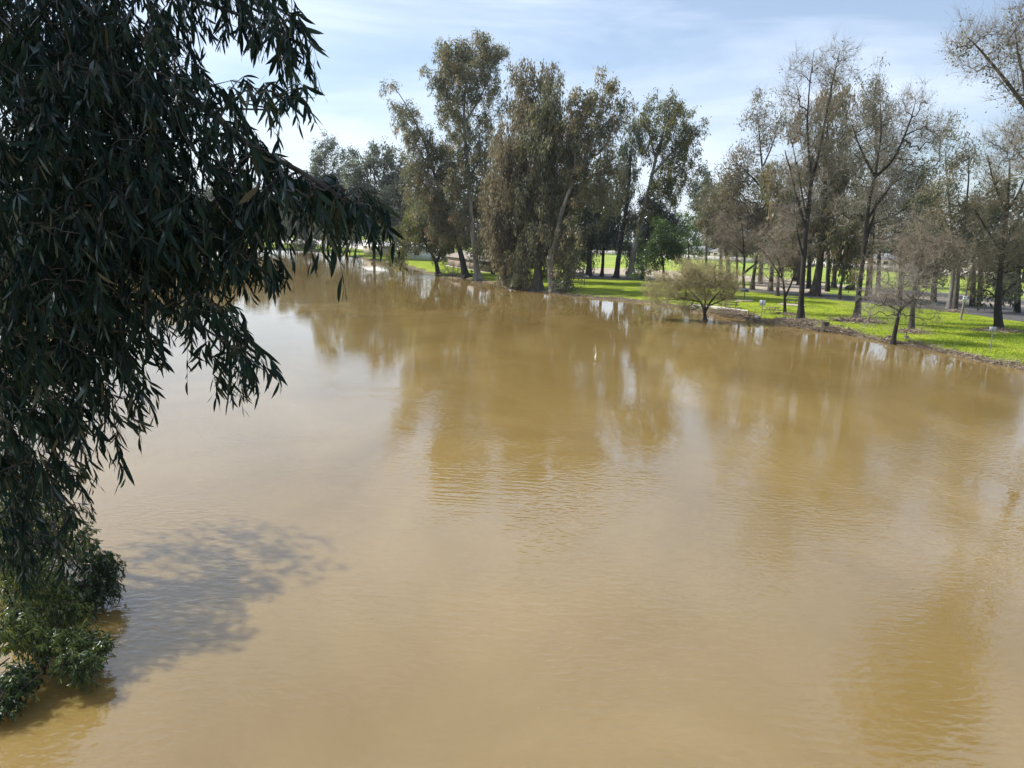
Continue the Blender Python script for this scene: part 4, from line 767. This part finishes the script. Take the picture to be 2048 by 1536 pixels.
# ------------------------------------------------------------------ park things
g = np.random.default_rng(5)
WHITE = plain('white_paint', (.80, .80, .80), .5); ALU = plain('grey_metal', (.30, .31, .33), .45, .6); DKMETAL = plain('dark_metal', (.05, .05, .05), .6)
CONC = rough_mat('concrete', [(.3, (.42, .39, .34)), (.7, (.60, .56, .50))], 1.5, .9, .2)
WOOD = rough_mat('weathered_wood', [(.3, (.14, .115, .09)), (.7, (.30, .25, .19))], 3, .9, .3, (1, 1, .2))
TANWALL = rough_mat('tan_wall', [(.3, (.22, .165, .13)), (.7, (.28, .215, .17))], 2, .85, .1)
SHINGLE = rough_mat('brown_shingle', [(.3, (.16, .135, .11)), (.7, (.27, .235, .20))], 6, .9, .4)
DOORM = plain('brown_door', (.13, .095, .075), .6); YEL = plain('yellow_tape', (.75, .72, .04), .5); ORG = plain('orange_stripe', (.75, .22, .08), .6)
SGREY = plain('sign_back_grey', (.42, .41, .45), .5, .3); BLUE = plain('sign_blue', (.08, .18, .40), .5); SKYL = plain('skylight', (.75, .75, .72), .3)
STUMPW = rough_mat('stump_wood', [(.3, (.03, .024, .02)), (.7, (.10, .08, .065))], 4, .95, .8)
CHIP = leaf_mat('wood_litter', [(0, (.10, .075, .055)), (.5, (.24, .19, .14)), (1, (.48, .41, .32))], .05, .0)
GRASSB = leaf_mat('grass_blades', [(0, (.08, .14, .012)), (.5, (.19, .265, .02)), (.85, (.29, .34, .045)), (1, (.33, .29, .12))], .5, .02, .6)

# hut: brown hip-roofed restroom behind the grove
A0 = ground(895.5, 531.5); A1 = ground(974, 544.5); c = (A0 + A1) / 2; d = A1 - A0; Lh = np.linalg.norm(d[:2]); rz = math.atan2(d[1], d[0])
z0 = float(min(A0[2], A1[2])); Wd = 5.2; nrm = np.array([-math.sin(rz), math.cos(rz), 0]); cc_ = np.array([c[0], c[1], 0]) + nrm * Wd / 2
hut = empty('park_building', (cc_[0], cc_[1], z0), 'small brown hip-roofed hut on the lawn behind the twin eucalyptus trunks', 'building')
O = (cc_[0], cc_[1], z0)
def loc(x, y, z): return cc_ + np.array([math.cos(rz), math.sin(rz), 0]) * x + nrm * y + [0, 0, z0 + z]
m = MB(); m.box(loc(0, 0, 1.2), (Lh, Wd, 2.3), rz); m.obj('wall', TANWALL, hut, O)
m = MB(); m.box(loc(0, 0, .02), (Lh + 1.2, Wd + 1.2, .14), rz); m.obj('slab', CONC, hut, O)
m = MB(); e = .55; hx, hy = Lh / 2 + e, Wd / 2 + e; rx_ = Lh / 2 - Wd / 2 + .2
vv = [loc(-hx, -hy, 2.3), loc(hx, -hy, 2.3), loc(hx, hy, 2.3), loc(-hx, hy, 2.3), loc(-hx, -hy, 2.42), loc(hx, -hy, 2.42), loc(hx, hy, 2.42), loc(-hx, hy, 2.42), loc(-rx_, 0, 3.95), loc(rx_, 0, 3.95)]
m.add(vv, [(0, 1, 5, 4), (1, 2, 6, 5), (2, 3, 7, 6), (3, 0, 4, 7), (4, 5, 9, 8), (6, 7, 8, 9), (3, 2, 1, 0)]); m.add(vv, [(5, 6, 9), (7, 4, 8)])
rf = m.obj('roof', SHINGLE, hut, O)
m = MB(); m.add([loc(-2.4, -1.75, 3.10), loc(-1.2, -1.75, 3.10), loc(-1.0, -1.0, 3.50), loc(-2.2, -1.0, 3.50)], [(0, 1, 2, 3)]); m.add([loc(-2.4, -1.75, 2.95), loc(-1.2, -1.75, 2.95), loc(-1.0, -1.0, 3.35), loc(-2.2, -1.0, 3.35)], [(3, 2, 1, 0)])
sk = m.obj('skylight', SKYL, rf, O)
for x in (-2.9, -1.4, .1, 2.6):
    m = MB(); m.box(loc(x, -Wd / 2 - .02, 1.1), (.10 if x < 1 else .95, .07, 2.2), rz); m.obj('door' if x > 1 else 'pilaster', DOORM, hut, O)

# signs
def sign(px, py, hgt, w, h, mat, label, post=.035, back=True):
    B = ground(px, py); r = empty('park_sign', B, label, 'sign'); m = MB(); m.tube([B - [0, 0, .2], B + [0, 0, hgt]], post, 8); m.obj('post', ALU, r, B)
    m = MB(); m.box(B + [0, .05, hgt - h / 2 + .04], (w, .03, h), .05); m.obj('panel', mat, r, B); return r, B
sign(1522, 641, 2.35, .70, .62, WHITE, 'square white sign on a thin post by the caution tape')
sign(1979, 706, 2.20, .60, .46, SGREY, 'grey sign seen from behind on a post near the right edge')
B = ground(1921, 640); r = empty('wooden_pole', B, 'leaning tall wooden pole with a small white and blue notice on it', 'pole')
m = MB(); m.tube([B - [0, 0, .3], B + [.12, 0, 2.4], B + [.35, 0, 5.4], B + [.45, 0, 6.6]], [.13, .125, .12, .11], 10); m.obj('pole', WOOD, r, B)
m = MB(); m.box(B + [.08, -.16, 2.45], (.52, .03, .68)); nb = m.obj('notice', WHITE, r, B)
m = MB(); m.box(B + [-.06, -.185, 2.66], (.16, .01, .16)); m.obj('notice_emblem', BLUE, nb, B); m = MB(); m.box(B + [.04, -.185, 2.36], (.26, .01, .05)); m.obj('notice_line', BLUE, nb, B)

# grills on posts
def grill(px, py, label, s=1.):
    B = ground(px, py); r = empty('park_grill', B, label, 'grill'); m = MB(); m.tube([B - [0, 0, .1], B + [0, 0, .8 * s]], .06, 8); m.obj('post', DKMETAL, r, B)
    m = MB(); m.box(B + [0, 0, .84 * s], (.75 * s, .5 * s, .05)); m.box(B + [0, .24 * s, 1.0 * s], (.75 * s, .04, .36 * s)); m.box(B + [-.36 * s, 0, .96 * s], (.04, .44 * s, .24 * s)); m.box(B + [.36 * s, 0, .96 * s], (.04, .44 * s, .24 * s)); m.obj('firebox', ALU, r, B)
grill(1168.5, 571, 'grey box grill on a post on the shaded lawn right of the grove', 1.5)
grill(1160, 558, 'farther grey grill behind the one on the shaded lawn', 1.2)
grill(1488, 600, 'dark pedestal grill beside the crooked dark tree', 1.4)
# picnic tables
def table(px, py, label, rz, mat, sc_=1.):
    B = ground(px, py); r = empty('picnic_table', B, label, 'picnic table', 'picnic tables on the lawn'); 
    def q(x, y, z): return B + np.array(Matrix.Rotation(rz, 3, 'Z') @ Vector((x * sc_, y * sc_, z * sc_)))
    m = MB(); [m.box(q(0, y, .75), (1.9 * sc_, .22 * sc_, .05), rz) for y in (-.26, 0, .26)]; m.obj('table_top', mat, r, B)
    for s_ in (-1, 1):
        m = MB(); m.box(q(0, s_ * .72, .45), (1.9 * sc_, .27 * sc_, .05), rz); m.obj('bench', mat, r, B)
    for s_ in (-1, 1):
        m = MB(); x = s_ * .65; m.tube([q(x, -.62, 0), q(x, -.15, .72)], .035, 6); m.tube([q(x, .62, 0), q(x, .15, .72)], .035, 6); m.tube([q(x, -.78, .41), q(x, .78, .41)], .03, 6); m.obj('leg', DKMETAL, r, B)
table(1544, 627, 'dark picnic table with caution tape tied to it beside the slim bare tree', .4, WOOD)
table(1585, 607, 'greenish picnic table on a slab left of the tall straight tree', .1, plain('green_table', (.08, .13, .09)), 1.1)
table(1461, 616, 'picnic table standing at the pale slab behind the willow', -.2, DKMETAL)
def slab(pts, label, mat=DIRT):
    m = MB(); P = [ground(*p) for p in pts]; zz = max(p[2] for p in P) + .03; top = [np.array([p[0], p[1], zz + .05]) for p in P]; bot = [np.array([p[0], p[1], zz - .4]) for p in P]; n = len(P)
    m.add(np.array(top + bot), [(i, (i + 1) % n, n + (i + 1) % n, n + i)[::-1] for i in range(n)]); m.add(np.array(top), [tuple(range(n))]); return tag(m.obj('concrete_slab', mat), label, None, None, 'structure')
slab([(1380, 611), (1440, 614.5), (1500, 622), (1492, 624), (1440, 618.5), (1380, 614.5)], 'long pale concrete strip behind the willow', CONC)
slab([(1562, 607), (1612, 611), (1608, 614), (1556, 610)], 'grey slab under the greenish table')
slab([(1474, 600), (1508, 601), (1504, 604), (1470, 603)], 'grey slab under the dark grill')

# caution tape strung between a stake and the table
P0, P1 = ground(1494, 637), ground(1541, 628); r = empty('caution_tape', P0, 'yellow caution tape sagging from a stake to the picnic table', 'tape')
def ribbon(pts, w=.075, flat=False):
    m = MB(); pts = np.asarray(pts); off = np.array([0, w, 0]) if flat else np.array([0, 0, w]); n = len(pts); d_ = np.array([0, .004, 0]) if not flat else np.array([0, 0, .004])
    v = np.vstack([pts - off, pts + off, pts - off + d_, pts + off + d_]); i = np.arange(n - 1)
    m.add(v, np.vstack([np.stack([i, i + 1, n + i + 1, n + i], -1), np.stack([2 * n + i + 1, 2 * n + i, 3 * n + i, 3 * n + i + 1], -1)])); return m
t_ = np.linspace(0, 1, 16)[:, None]; pt = P0 * (1 - t_) + P1 * t_ + np.array([0, 0, 1]) * (.95 - .2 * t_ - 1.9 * t_ * (1 - t_) * .75)
ribbon(pt).obj('ribbon', YEL, r, P0); m = MB(); m.tube([P0 - [0, 0, .2], P0 + [0, 0, 1.05]], .04, 6); m.obj('stake', YEL, r, P0)
for k, (a_, b_, lb) in enumerate([((1528, 637), (1552, 639), 'loose yellow tape lying on the grass under the picnic table'), ((1526, 643), (1560, 646), 'loose yellow tape lying right of the white sign post'), ((1603, 643), (1700, 649), 'long pale yellow tape lying along the grass between the two dark trunks')]):
    Q0, Q1 = ground(*a_), ground(*b_); tt = np.linspace(0, 1, 24)[:, None]; pp = Q0 * (1 - tt) + Q1 * tt + np.column_stack([np.zeros(24), .25 * np.sin(np.arange(24) * .8), np.zeros(24)])
    pp[:, 2] = gh(pp[:, 0], pp[:, 1]) + .07; tag(ribbon(pp, .06, True).obj('fallen_tape', YEL, None, pp[0]), lb, 'tape', 'fallen caution tape')
# barricade
B = ground(1514, 643); r = empty('barricade', B, 'small orange and white striped barricade on the muddy bank', 'barricade')
m = MB(); m.box(B + [0, 0, .55], (.6, .05, .26), .1); bd = m.obj('board', WHITE, r, B)
for x in (-.2, 0, .2):
    m = MB(); m.box(B + [x, -.032, .55], (.07, .012, .25), .1, tilt=(R(28), 'Y')); m.obj('stripe', ORG, bd, B)
for x in (-.27, .27):
    m = MB(); m.tube([B + [x, -.2, -.05], B + [x, 0, .6], B + [x, .2, -.05]], .025, 6); m.obj('leg', DKMETAL, r, B)

# stump with roots
B = ground(1648, 661); r = empty('tree_stump', B, 'dark sawn stump with spreading roots at the muddy edge', 'stump')
m = MB(); m.tube([B + [0, 0, -.2], B + [0, 0, .25], B + [.02, 0, .6], B + [.04, 0, .95]], [.62, .45, .38, .40], 14, wob=.08, seed=3); m.obj('trunk', STUMPW, r, B, smooth=False)
for q in range(8):
    th = q * .785 + .3; d_ = np.array([math.cos(th), math.sin(th), 0]); l_ = 1.0 + .7 * g.random(); e_ = B + d_ * l_; e_[2] = float(gh(e_[0], e_[1])[0]) - .05
    m = MB(); m.tube([B + d_ * .3 + [0, 0, .3], B + d_ * l_ * .55 + [0, 0, .12], e_], [.14, .10, .04], 6, wob=.1, seed=q); m.obj('root', STUMPW, r, B)
m = MB(); m.box(ground(1700, 579) + [0, 0, .3], (.1, .1, .1)); 
B = ground(1700, 580); m = MB(); pp = [B + [-.9, 0, .25], B + [-.45, .1, .42], B + [0, 0, .5], B + [.5, .1, .36], B + [.85, 0, .2]]; m.tube(pp, [.22, .42, .5, .4, .15], 10, wob=.12, seed=4)
tag(m.obj('boulder', STUMPW, None, B, smooth=True), 'low dark boulder on the far verge beside a small roadside tree', 'boulder')

# geese
def skin_obj(name, verts, edges, radii, mat, parent, origin, mats=None):
    me = bpy.data.meshes.new(name); me.from_pydata([tuple(v) for v in verts], edges, []); o = bpy.data.objects.new(name, me); col.objects.link(o); o.parent = parent
    s = o.modifiers.new('s', 'SKIN'); 
    for i, rr in enumerate(radii): me.skin_vertices[0].data[i].radius = (rr, rr) if not isinstance(rr, tuple) else rr
    me.skin_vertices[0].data[0].use_root = True; u = o.modifiers.new('u', 'SUBSURF'); u.levels = u.render_levels = 2; me.materials.append(mat); return o
def goose(px, py, label, head, heading, body):
    B = ground(px, py); r = empty('goose', B, label, 'goose', 'geese on the lawn'); r.rotation_euler = (0, 0, heading); Z = .34
    gm_, Nn_, Lk_ = new_mat('goose_plumage'); o_ = Nn_('ShaderNodeOutputMaterial'); p_ = Nn_('ShaderNodeBsdfPrincipled'); p_.inputs['Roughness'].default_value = .8
    t_ = Nn_('ShaderNodeTexCoord'); s_ = Nn_('ShaderNodeSeparateXYZ'); Lk_(t_.outputs['Object'], s_.inputs[0])
    rx = ramp(Nn_, [(0, (.55, .5, .43)), (.34, (.55, .5, .43)), (.40, (.16, .115, .08))]); rx.color_ramp.interpolation = 'LINEAR'; Lk_(s_.outputs['Z'], rx.inputs[0])
    ry = ramp(Nn_, [(0, (0, 0, 0)), (.20, (0, 0, 0)), (.23, (1, 1, 1))]); Lk_(s_.outputs['X'], ry.inputs[0]); mxx = Nn_('ShaderNodeMix'); mxx.data_type = 'RGBA'; mxx.inputs[7].default_value = (.02, .018, .016, 1)
    Lk_(ry.outputs[0], mxx.inputs[0]); Lk_(rx.outputs[0], mxx.inputs[6]); Lk_(mxx.outputs[2], p_.inputs['Base Color']); Lk_(p_.outputs[0], o_.inputs[0])
    if head == 'up': V = [(0, 0, Z), (.13, 0, Z + .02), (.24, 0, Z + .12), (.27, 0, Z + .28), (.27, 0, Z + .42), (.31, 0, Z + .48), (.39, 0, Z + .465), (-.14, 0, Z + .02), (-.28, 0, Z + .03), (-.38, 0, Z + .05)]
    else: V = [(0, 0, Z), (.13, 0, Z + .0), (.24, 0, Z + .0), (.33, 0, Z - .08), (.37, 0, Z - .18), (.38, 0, Z - .25), (.38, 0, Z - .31), (-.14, 0, Z + .03), (-.28, 0, Z + .06), (-.38, 0, Z + .09)]
    skin_obj('body', V, [(0, 1), (1, 2), (2, 3), (3, 4), (4, 5), (5, 6), (0, 7), (7, 8), (8, 9)], [.15, .13, .06, .035, .035, .045, .014, .14, .08, .02], gm_, r, B)
    for s_ in (-.07, .07):
        m = MB(); m.tube([(0, s_, Z - .1), (-.01, s_, .02)], .014, 6); m.box((.03, s_, .012), (.12, .07, .02)); o = m.obj('leg', DKMETAL, r)
    for s_ in (-1, 1):
        m = MB(); m.tube([(.1, s_ * .13, Z + .04), (-.05, s_ * .155, Z + .06), (-.22, s_ * .11, Z + .08), (-.38, s_ * .04, Z + .10)], [.05, .07, .05, .01], 6); m.obj('wing', gm_, r, smooth=True)
goose(1776, 681, 'goose grazing with its head down left of the leaning waterline tree', 'down', R(185), None)
goose(1812, 682, 'goose standing upright on the grass right of the leaning waterline tree', 'up', R(75), None)

# pale wall at the end of the field and the buildings behind it
def wall_run(a, b, h, label, mat):
    P, Q = onz(*a, 1.), onz(*b, 1.); dd = Q - P; m = MB(); m.box((P + Q) / 2 + [0, 0, h / 2 - .1], (np.linalg.norm(dd[:2]), .25, h + .2), math.atan2(dd[1], dd[0]))
    k = int(np.linalg.norm(dd[:2]) / 5)
    for i in range(k + 1): m.box(P + dd * i / k + [0, 0, h / 2 - .05], (.45, .45, h + .3), math.atan2(dd[1], dd[0]))
    return tag(m.obj('boundary_wall', mat, None, (P + Q) / 2), label, 'wall', 'pale block walls behind the field')
PW = rough_mat('pale_block', [(.3, (.36, .34, .33)), (.7, (.50, .48, .46))], 1.5, .9, .1)
wall_run((1120, 504.5), (1300, 514), 1.9, 'pale block wall across the field behind the slender dark trunks', PW)
wall_run((1300, 514), (1560, 530), 1.9, 'pale block wall behind the field, stretch behind the willow and crooked tree', PW)
wall_run((1560, 530), (1800, 545), 1.9, 'pale block wall behind the tall bare trees', PW)
wall_run((1800, 545), (2120, 568), 1.9, 'pale block wall nearest the right edge', PW)
def house(px, py, w, d_, h, rh, wall, roof, label, rz=-.25, hip=True, nwin=3):
    P = onz(px, py, 1.); z = P[2]; r = empty('house', P, label, 'house', 'houses beyond the field wall')
    def q(x, y, zz): return P + np.array([math.cos(rz) * x - math.sin(rz) * y, math.sin(rz) * x + math.cos(rz) * y, zz])
    m = MB(); m.box(q(0, d_ / 2, h / 2 - .2), (w, d_, h + .4), rz); m.obj('wall', wall, r, P)
    m = MB(); e = .6; x, y = w / 2 + e, d_ / 2 + e; rr = w / 2 - (d_ / 2 if hip else -e)
    vv = [q(-x, d_ / 2 - y, h), q(x, d_ / 2 - y, h), q(x, d_ / 2 + y, h), q(-x, d_ / 2 + y, h), q(-rr, d_ / 2, h + rh), q(rr, d_ / 2, h + rh), q(-x, d_ / 2 - y, h - .2), q(x, d_ / 2 - y, h - .2), q(x, d_ / 2 + y, h - .2), q(-x, d_ / 2 + y, h - .2)]
    m.add(vv, [(0, 1, 5, 4), (2, 3, 4, 5), (6, 7, 1, 0), (7, 8, 2, 1), (8, 9, 3, 2), (9, 6, 0, 3), (9, 8, 7, 6)]); m.add(vv, [(1, 2, 5), (3, 0, 4)]); m.obj('roof', roof, r, P)
    for i in range(nwin):
        m = MB(); m.box(q(-w / 2 + w * (i + .5) / nwin, -.03, h * .6), (1.6, .1, 1.2), rz); m.obj('window', DKMETAL, r, P)
RPINK = rough_mat('pink_tile_roof', [(.3, (.26, .19, .16)), (.7, (.36, .27, .235))], 1.5, .9, .3); RGREY = rough_mat('grey_shingle', [(.3, (.16, .16, .16)), (.7, (.27, .27, .27))], 1.5, .9, .3)
CREAM = plain('cream_stucco', (.50, .45, .38), .9); LBLUE = plain('blue_grey_siding', (.36, .40, .50), .8)
house(1246, 501, 26, 12, 5.4, 1.0, LBLUE, SKYL, 'long blue-grey building with a white roof seen between the slender trunks', -.1, False)
house(1400, 512, 15, 10, 3.0, 2.2, CREAM, RGREY, 'house with grey roof glimpsed right of the bright green tree')
house(1450, 516, 14, 10, 2.9, 2.2, CREAM, RGREY, 'grey-roofed house glimpsed above the willow')
house(1560, 524, 15, 10, 3.0, 2.4, CREAM, RGREY, 'grey-roofed house behind the slim bare tree')
house(1672, 529, 15, 10, 3.0, 2.6, CREAM, RPINK, 'pink-tiled house right of the broad drooping eucalyptus trunk')
house(1770, 535, 13, 10, 3.0, 2.4, CREAM, RGREY, 'grey-roofed house behind the wide-forking tree')
house(1852, 540, 16, 10, 3.0, 2.8, CREAM, RPINK, 'pink-tiled house behind the round twiggy tree')
house(1980, 548, 16, 10, 3.0, 2.6, CREAM, RGREY, 'house behind the yellow-leaved tree at the right')
house(812, 514, 11, 8, 2.2, 1.5, SKYL, SKYL, 'low white building on the pale lot left of the hut', -.5, False, 2)
house(833, 517, 8, 7, 2.6, .9, SKYL, SKYL, 'second low white building, nearer the hut', -.2, False, 1)
house(765, 508, 14, 8, 2.6, 1.4, CREAM, SKYL, 'low pale building on the lot behind the hanging leaves', -.3, False, 2)
# distant skyline of trees behind the houses: too many and too merged to count
def woods(name, label, x0, x1, yb, top, leaf, seed, n=60, Yd=420):
    g = np.random.default_rng(seed); m = MB()
    for i in range(n):
        px = x0 + (x1 - x0) * (i + g.random()) / n; B = onz(px, yb(px), 1.); mpp = B[1] / FPX; h = (yb(px) - top) * mpp * (.6 + .5 * g.random()); w = h * (.35 + .3 * g.random())
        k = 260; u = g.standard_normal((k, 3)); u /= np.linalg.norm(u, axis=1)[:, None]; p_ = B + [0, 0, h * .58] + u * (g.random(k) ** .4)[:, None] * np.array([w, w, h * .45]); p_ += g.standard_normal((k, 3)) * .5
        m.leaves(p_, g.standard_normal((k, 3)) + [0, 0, -.6], 1.5 + g.random(k), .8, np.clip(.5 + .25 * g.standard_normal() + .15 * g.standard_normal(k), 0, 1), g)
        m.mi = 1; m.segs([B - [0, 0, .3]], [B + [0, 0, h * .6]], .35, .15, 6); m.mi = 0
    return tag(m.obj(name, [leaf, BARK_GREY], None, onz((x0 + x1) / 2, yb((x0 + x1) / 2), 1.)), label, 'woods', None, 'stuff')
woods('far_woods', 'hazy line of trees beyond the houses on the right', 1100, 2300, lambda x: 500 + (x - 1100) * .036, 476, FAR, 301, 80)
woods('far_bank_woods', 'hazy mass of trees along the far left river bank', -1400, 900, lambda x: 488 - max(0, 300 - x) * .012, 395, FAR, 302, 150)

# litter on the bank and around the trees
def litter(name, label, spots, seed, L_=.35, W_=.05, mat=None, thick=.1):
    g = np.random.default_rng(seed); m = MB()
    for px, py, rx, ry, n in spots:
        C0 = ground(px, py); mx_ = C0[1] / FPX; sy = ry * mx_ * C0[1] / CH
        u = g.standard_normal((n, 2)) * .5; x = C0[0] + u[:, 0] * rx * mx_; y = C0[1] + u[:, 1] * sy
        z = gh(x, y); k = z > -.03; hh = thick * np.exp(-np.sum(u ** 2, 1) * 2) * g.random(n) * 2
        p_ = np.column_stack([x, y, z + .02 + hh])[k]; d_ = g.standard_normal((k.sum(), 3)) * [1, 1, .22]; d_ /= np.linalg.norm(d_, axis=1)[:, None]
        ln = L_ * (.4 + 1.2 * g.random(len(p_)))[:, None]; m.segs(p_, p_ + d_ * ln, W_ * .3, W_ * .2, 4, g.random(len(p_)))
    return tag(m.obj(name, mat or CHIP), label, None, None, 'stuff')
sp_ = [((a[0] * (1 - t) + b_[0] * t), (a[1] * (1 - t) + b_[1] * t) - 3, 16, 2.2, 90 if 1380 < a[0] < 1720 else 45) for a, b_ in zip(shore_px[2:18], shore_px[3:19]) for t in (0., .25, .5, .75)]
litter('bank_debris', 'twigs and dead reeds washed up along the waterline', sp_, 401, .5, .06)
litter('driftwood_pile', 'heaps of sticks on the bank beside the willow', [(1465, 631, 26, 5, 900), (1490, 636, 22, 3, 500), (1440, 628, 20, 3, 300), (1600, 652, 34, 3, 500), (1660, 664, 26, 3, 500), (1693, 669, 18, 2, 300)], 402, .7, .08, thick=.3)
litter('woodchips', 'pale woodchips and roots around the tree feet', [(1575, 640, 26, 3, 500), (1608, 643, 34, 3, 600), (1720, 642, 40, 4, 1100), (1690, 641, 20, 2.5, 300), (1822, 664, 26, 3, 700), (1575, 629, 16, 2, 250), (1997, 662, 40, 3, 800), (1905, 623, 22, 2, 350)], 403, .4, .1, thick=.12)
# reeds and dead stems sticking out of the water
m = MB(); n = 130; px = 700 + 1348 * g.random(n); sx_ = np.array([p[0] for p in shore_px[::-1]]); sy_ = np.array([p[1] for p in shore_px[::-1]])
P = np.array([onz(x, np.interp(x, sx_, sy_) + 3 * g.standard_normal(), 0.) for x in px]); tip = P + np.column_stack([g.standard_normal(n) * .25, g.standard_normal(n) * .25, .3 + .8 * g.random(n)])
m.segs(P - [0, 0, .3], tip, .02, .008, 4, g.random(n)); tag(m.obj('dead_stems', TWIG_BROWN), 'thin dead stems standing at the waterline', None, None, 'stuff')
# grass blades
n = 150000; px = 1000 + 1200 * g.random(n); py = 545 + 210 * g.random(n) ** .8
v = FW * FPX + RT * (px - 1024)[:, None] - UP * (py - 768)[:, None]; P = CAM + v * ((.6 - CH) / v[:, 2])[:, None]
dsd = sdist(P[:, :2]); zz = gh(P[:, 0], P[:, 1]); k = (dsd > .75) & (P[:, 1] < 135) & ((zz < .97) | (g.random(n) < .5)) & (P[:, 0] < 110); P = np.column_stack([P[:, :2], zz - .01])[k]; n = len(P)
road_line = np.interp(1024 + FPX * P[:, 0] / P[:, 1], [1130, 1285, 1500, 1640, 1760, 1850, 1950, 2048, 2400], [555, 561, 583, 597, 609, 618, 630, 644, 700])
pyb = 768 - (( (P - CAM) @ UP) / ((P - CAM) @ FW)) * FPX; pxb = 1024 + (((P - CAM) @ RT) / ((P - CAM) @ FW)) * FPX
road_line = np.interp(pxb, [1000, 1130, 1285, 1500, 1640, 1760, 1850, 1950, 2048, 2400], [548, 557, 563, 585, 599, 611, 620, 632, 646, 702]); P = P[pyb > road_line]; n = len(P)
cl_ = .5 + .35 * np.sin(P[:, 0] * .5 + 2 * np.sin(P[:, 1] * .3)) * np.sin(P[:, 1] * .45) + .18 * g.standard_normal(n)
m = MB(); m.leaves(P, g.standard_normal((n, 3)) * [.5, .5, .15] + [0, 0, 1], .07 + .10 * g.random(n), .045, np.clip(cl_, 0, 1), g); tag(m.obj('grass', GRASSB), 'short green grass on the park lawn', 'grass', None, 'stuff')

# flecks of foam and leaf litter drifting in lines
n = 420; cx_ = g.random(45) * 90 - 45; cy_ = 14 + 95 * g.random(45) ** 1.3; q = g.integers(0, 45, n); th = (g.standard_normal(45) * .35 + 1.9)[q]; tt = g.standard_normal(n) * 3.2
P = np.column_stack([cx_[q] + np.cos(th) * tt + g.standard_normal(n) * .3, cy_[q] + np.sin(th) * tt + .6 * np.sin(tt) + g.standard_normal(n) * .3, np.full(n, .006)]); P = P[sdist(P[:, :2]) < -1]; n = len(P)
a_ = np.arange(6) * math.pi / 3; rr = (.010 + .016 * g.random(n) ** 2)[:, None] * (.6 + .8 * g.random((n, 6))); V = np.stack([P[:, 0:1] + rr * np.cos(a_) * 1.5, P[:, 1:2] + rr * np.sin(a_), np.full((n, 6), .006)], -1)
V2 = V.copy(); V2[..., 2] = .014; V2[..., :2] = P[:, None, :2] + (V[..., :2] - P[:, None, :2]) * .6; idx = np.arange(n)[:, None, None] * 12; j = np.arange(6); sd_ = np.stack([j, (j + 1) % 6, 6 + (j + 1) % 6, 6 + j], -1)[None] + idx
m = MB(); m.add(np.concatenate([V, V2], 1).reshape(-1, 3), sd_.reshape(-1, 4)); m.f.append((np.arange(n)[:, None] * 12 + 6 + j[None])); m.a.append(g.random(n)); m.m.append(np.zeros(n, int))
FLECK = leaf_mat('foam_flecks', [(0, (.25, .19, .12)), (.55, (.38, .31, .22)), (1, (.55, .50, .42))], .1, 0.)
tag(m.obj('foam_flecks', FLECK), 'small flecks of foam and litter drifting on the river', None, None, 'stuff')

# haze: thin even air round the whole scene
hm, Nn, Lk = new_mat('haze_air'); o = Nn('ShaderNodeOutputMaterial'); pv = Nn('ShaderNodeVolumePrincipled'); pv.inputs['Density'].default_value = .00012; pv.inputs['Color'].default_value = (.86, .92, 1, 1); pv.inputs['Anisotropy'].default_value = .3
Lk(pv.outputs[0], o.inputs['Volume']); m = MB(); m.box((0, 1700, 29), (3200, 3900, 66)); tag(m.obj('haze', hm), 'thin pale haze in the air', None, None, 'stuff')
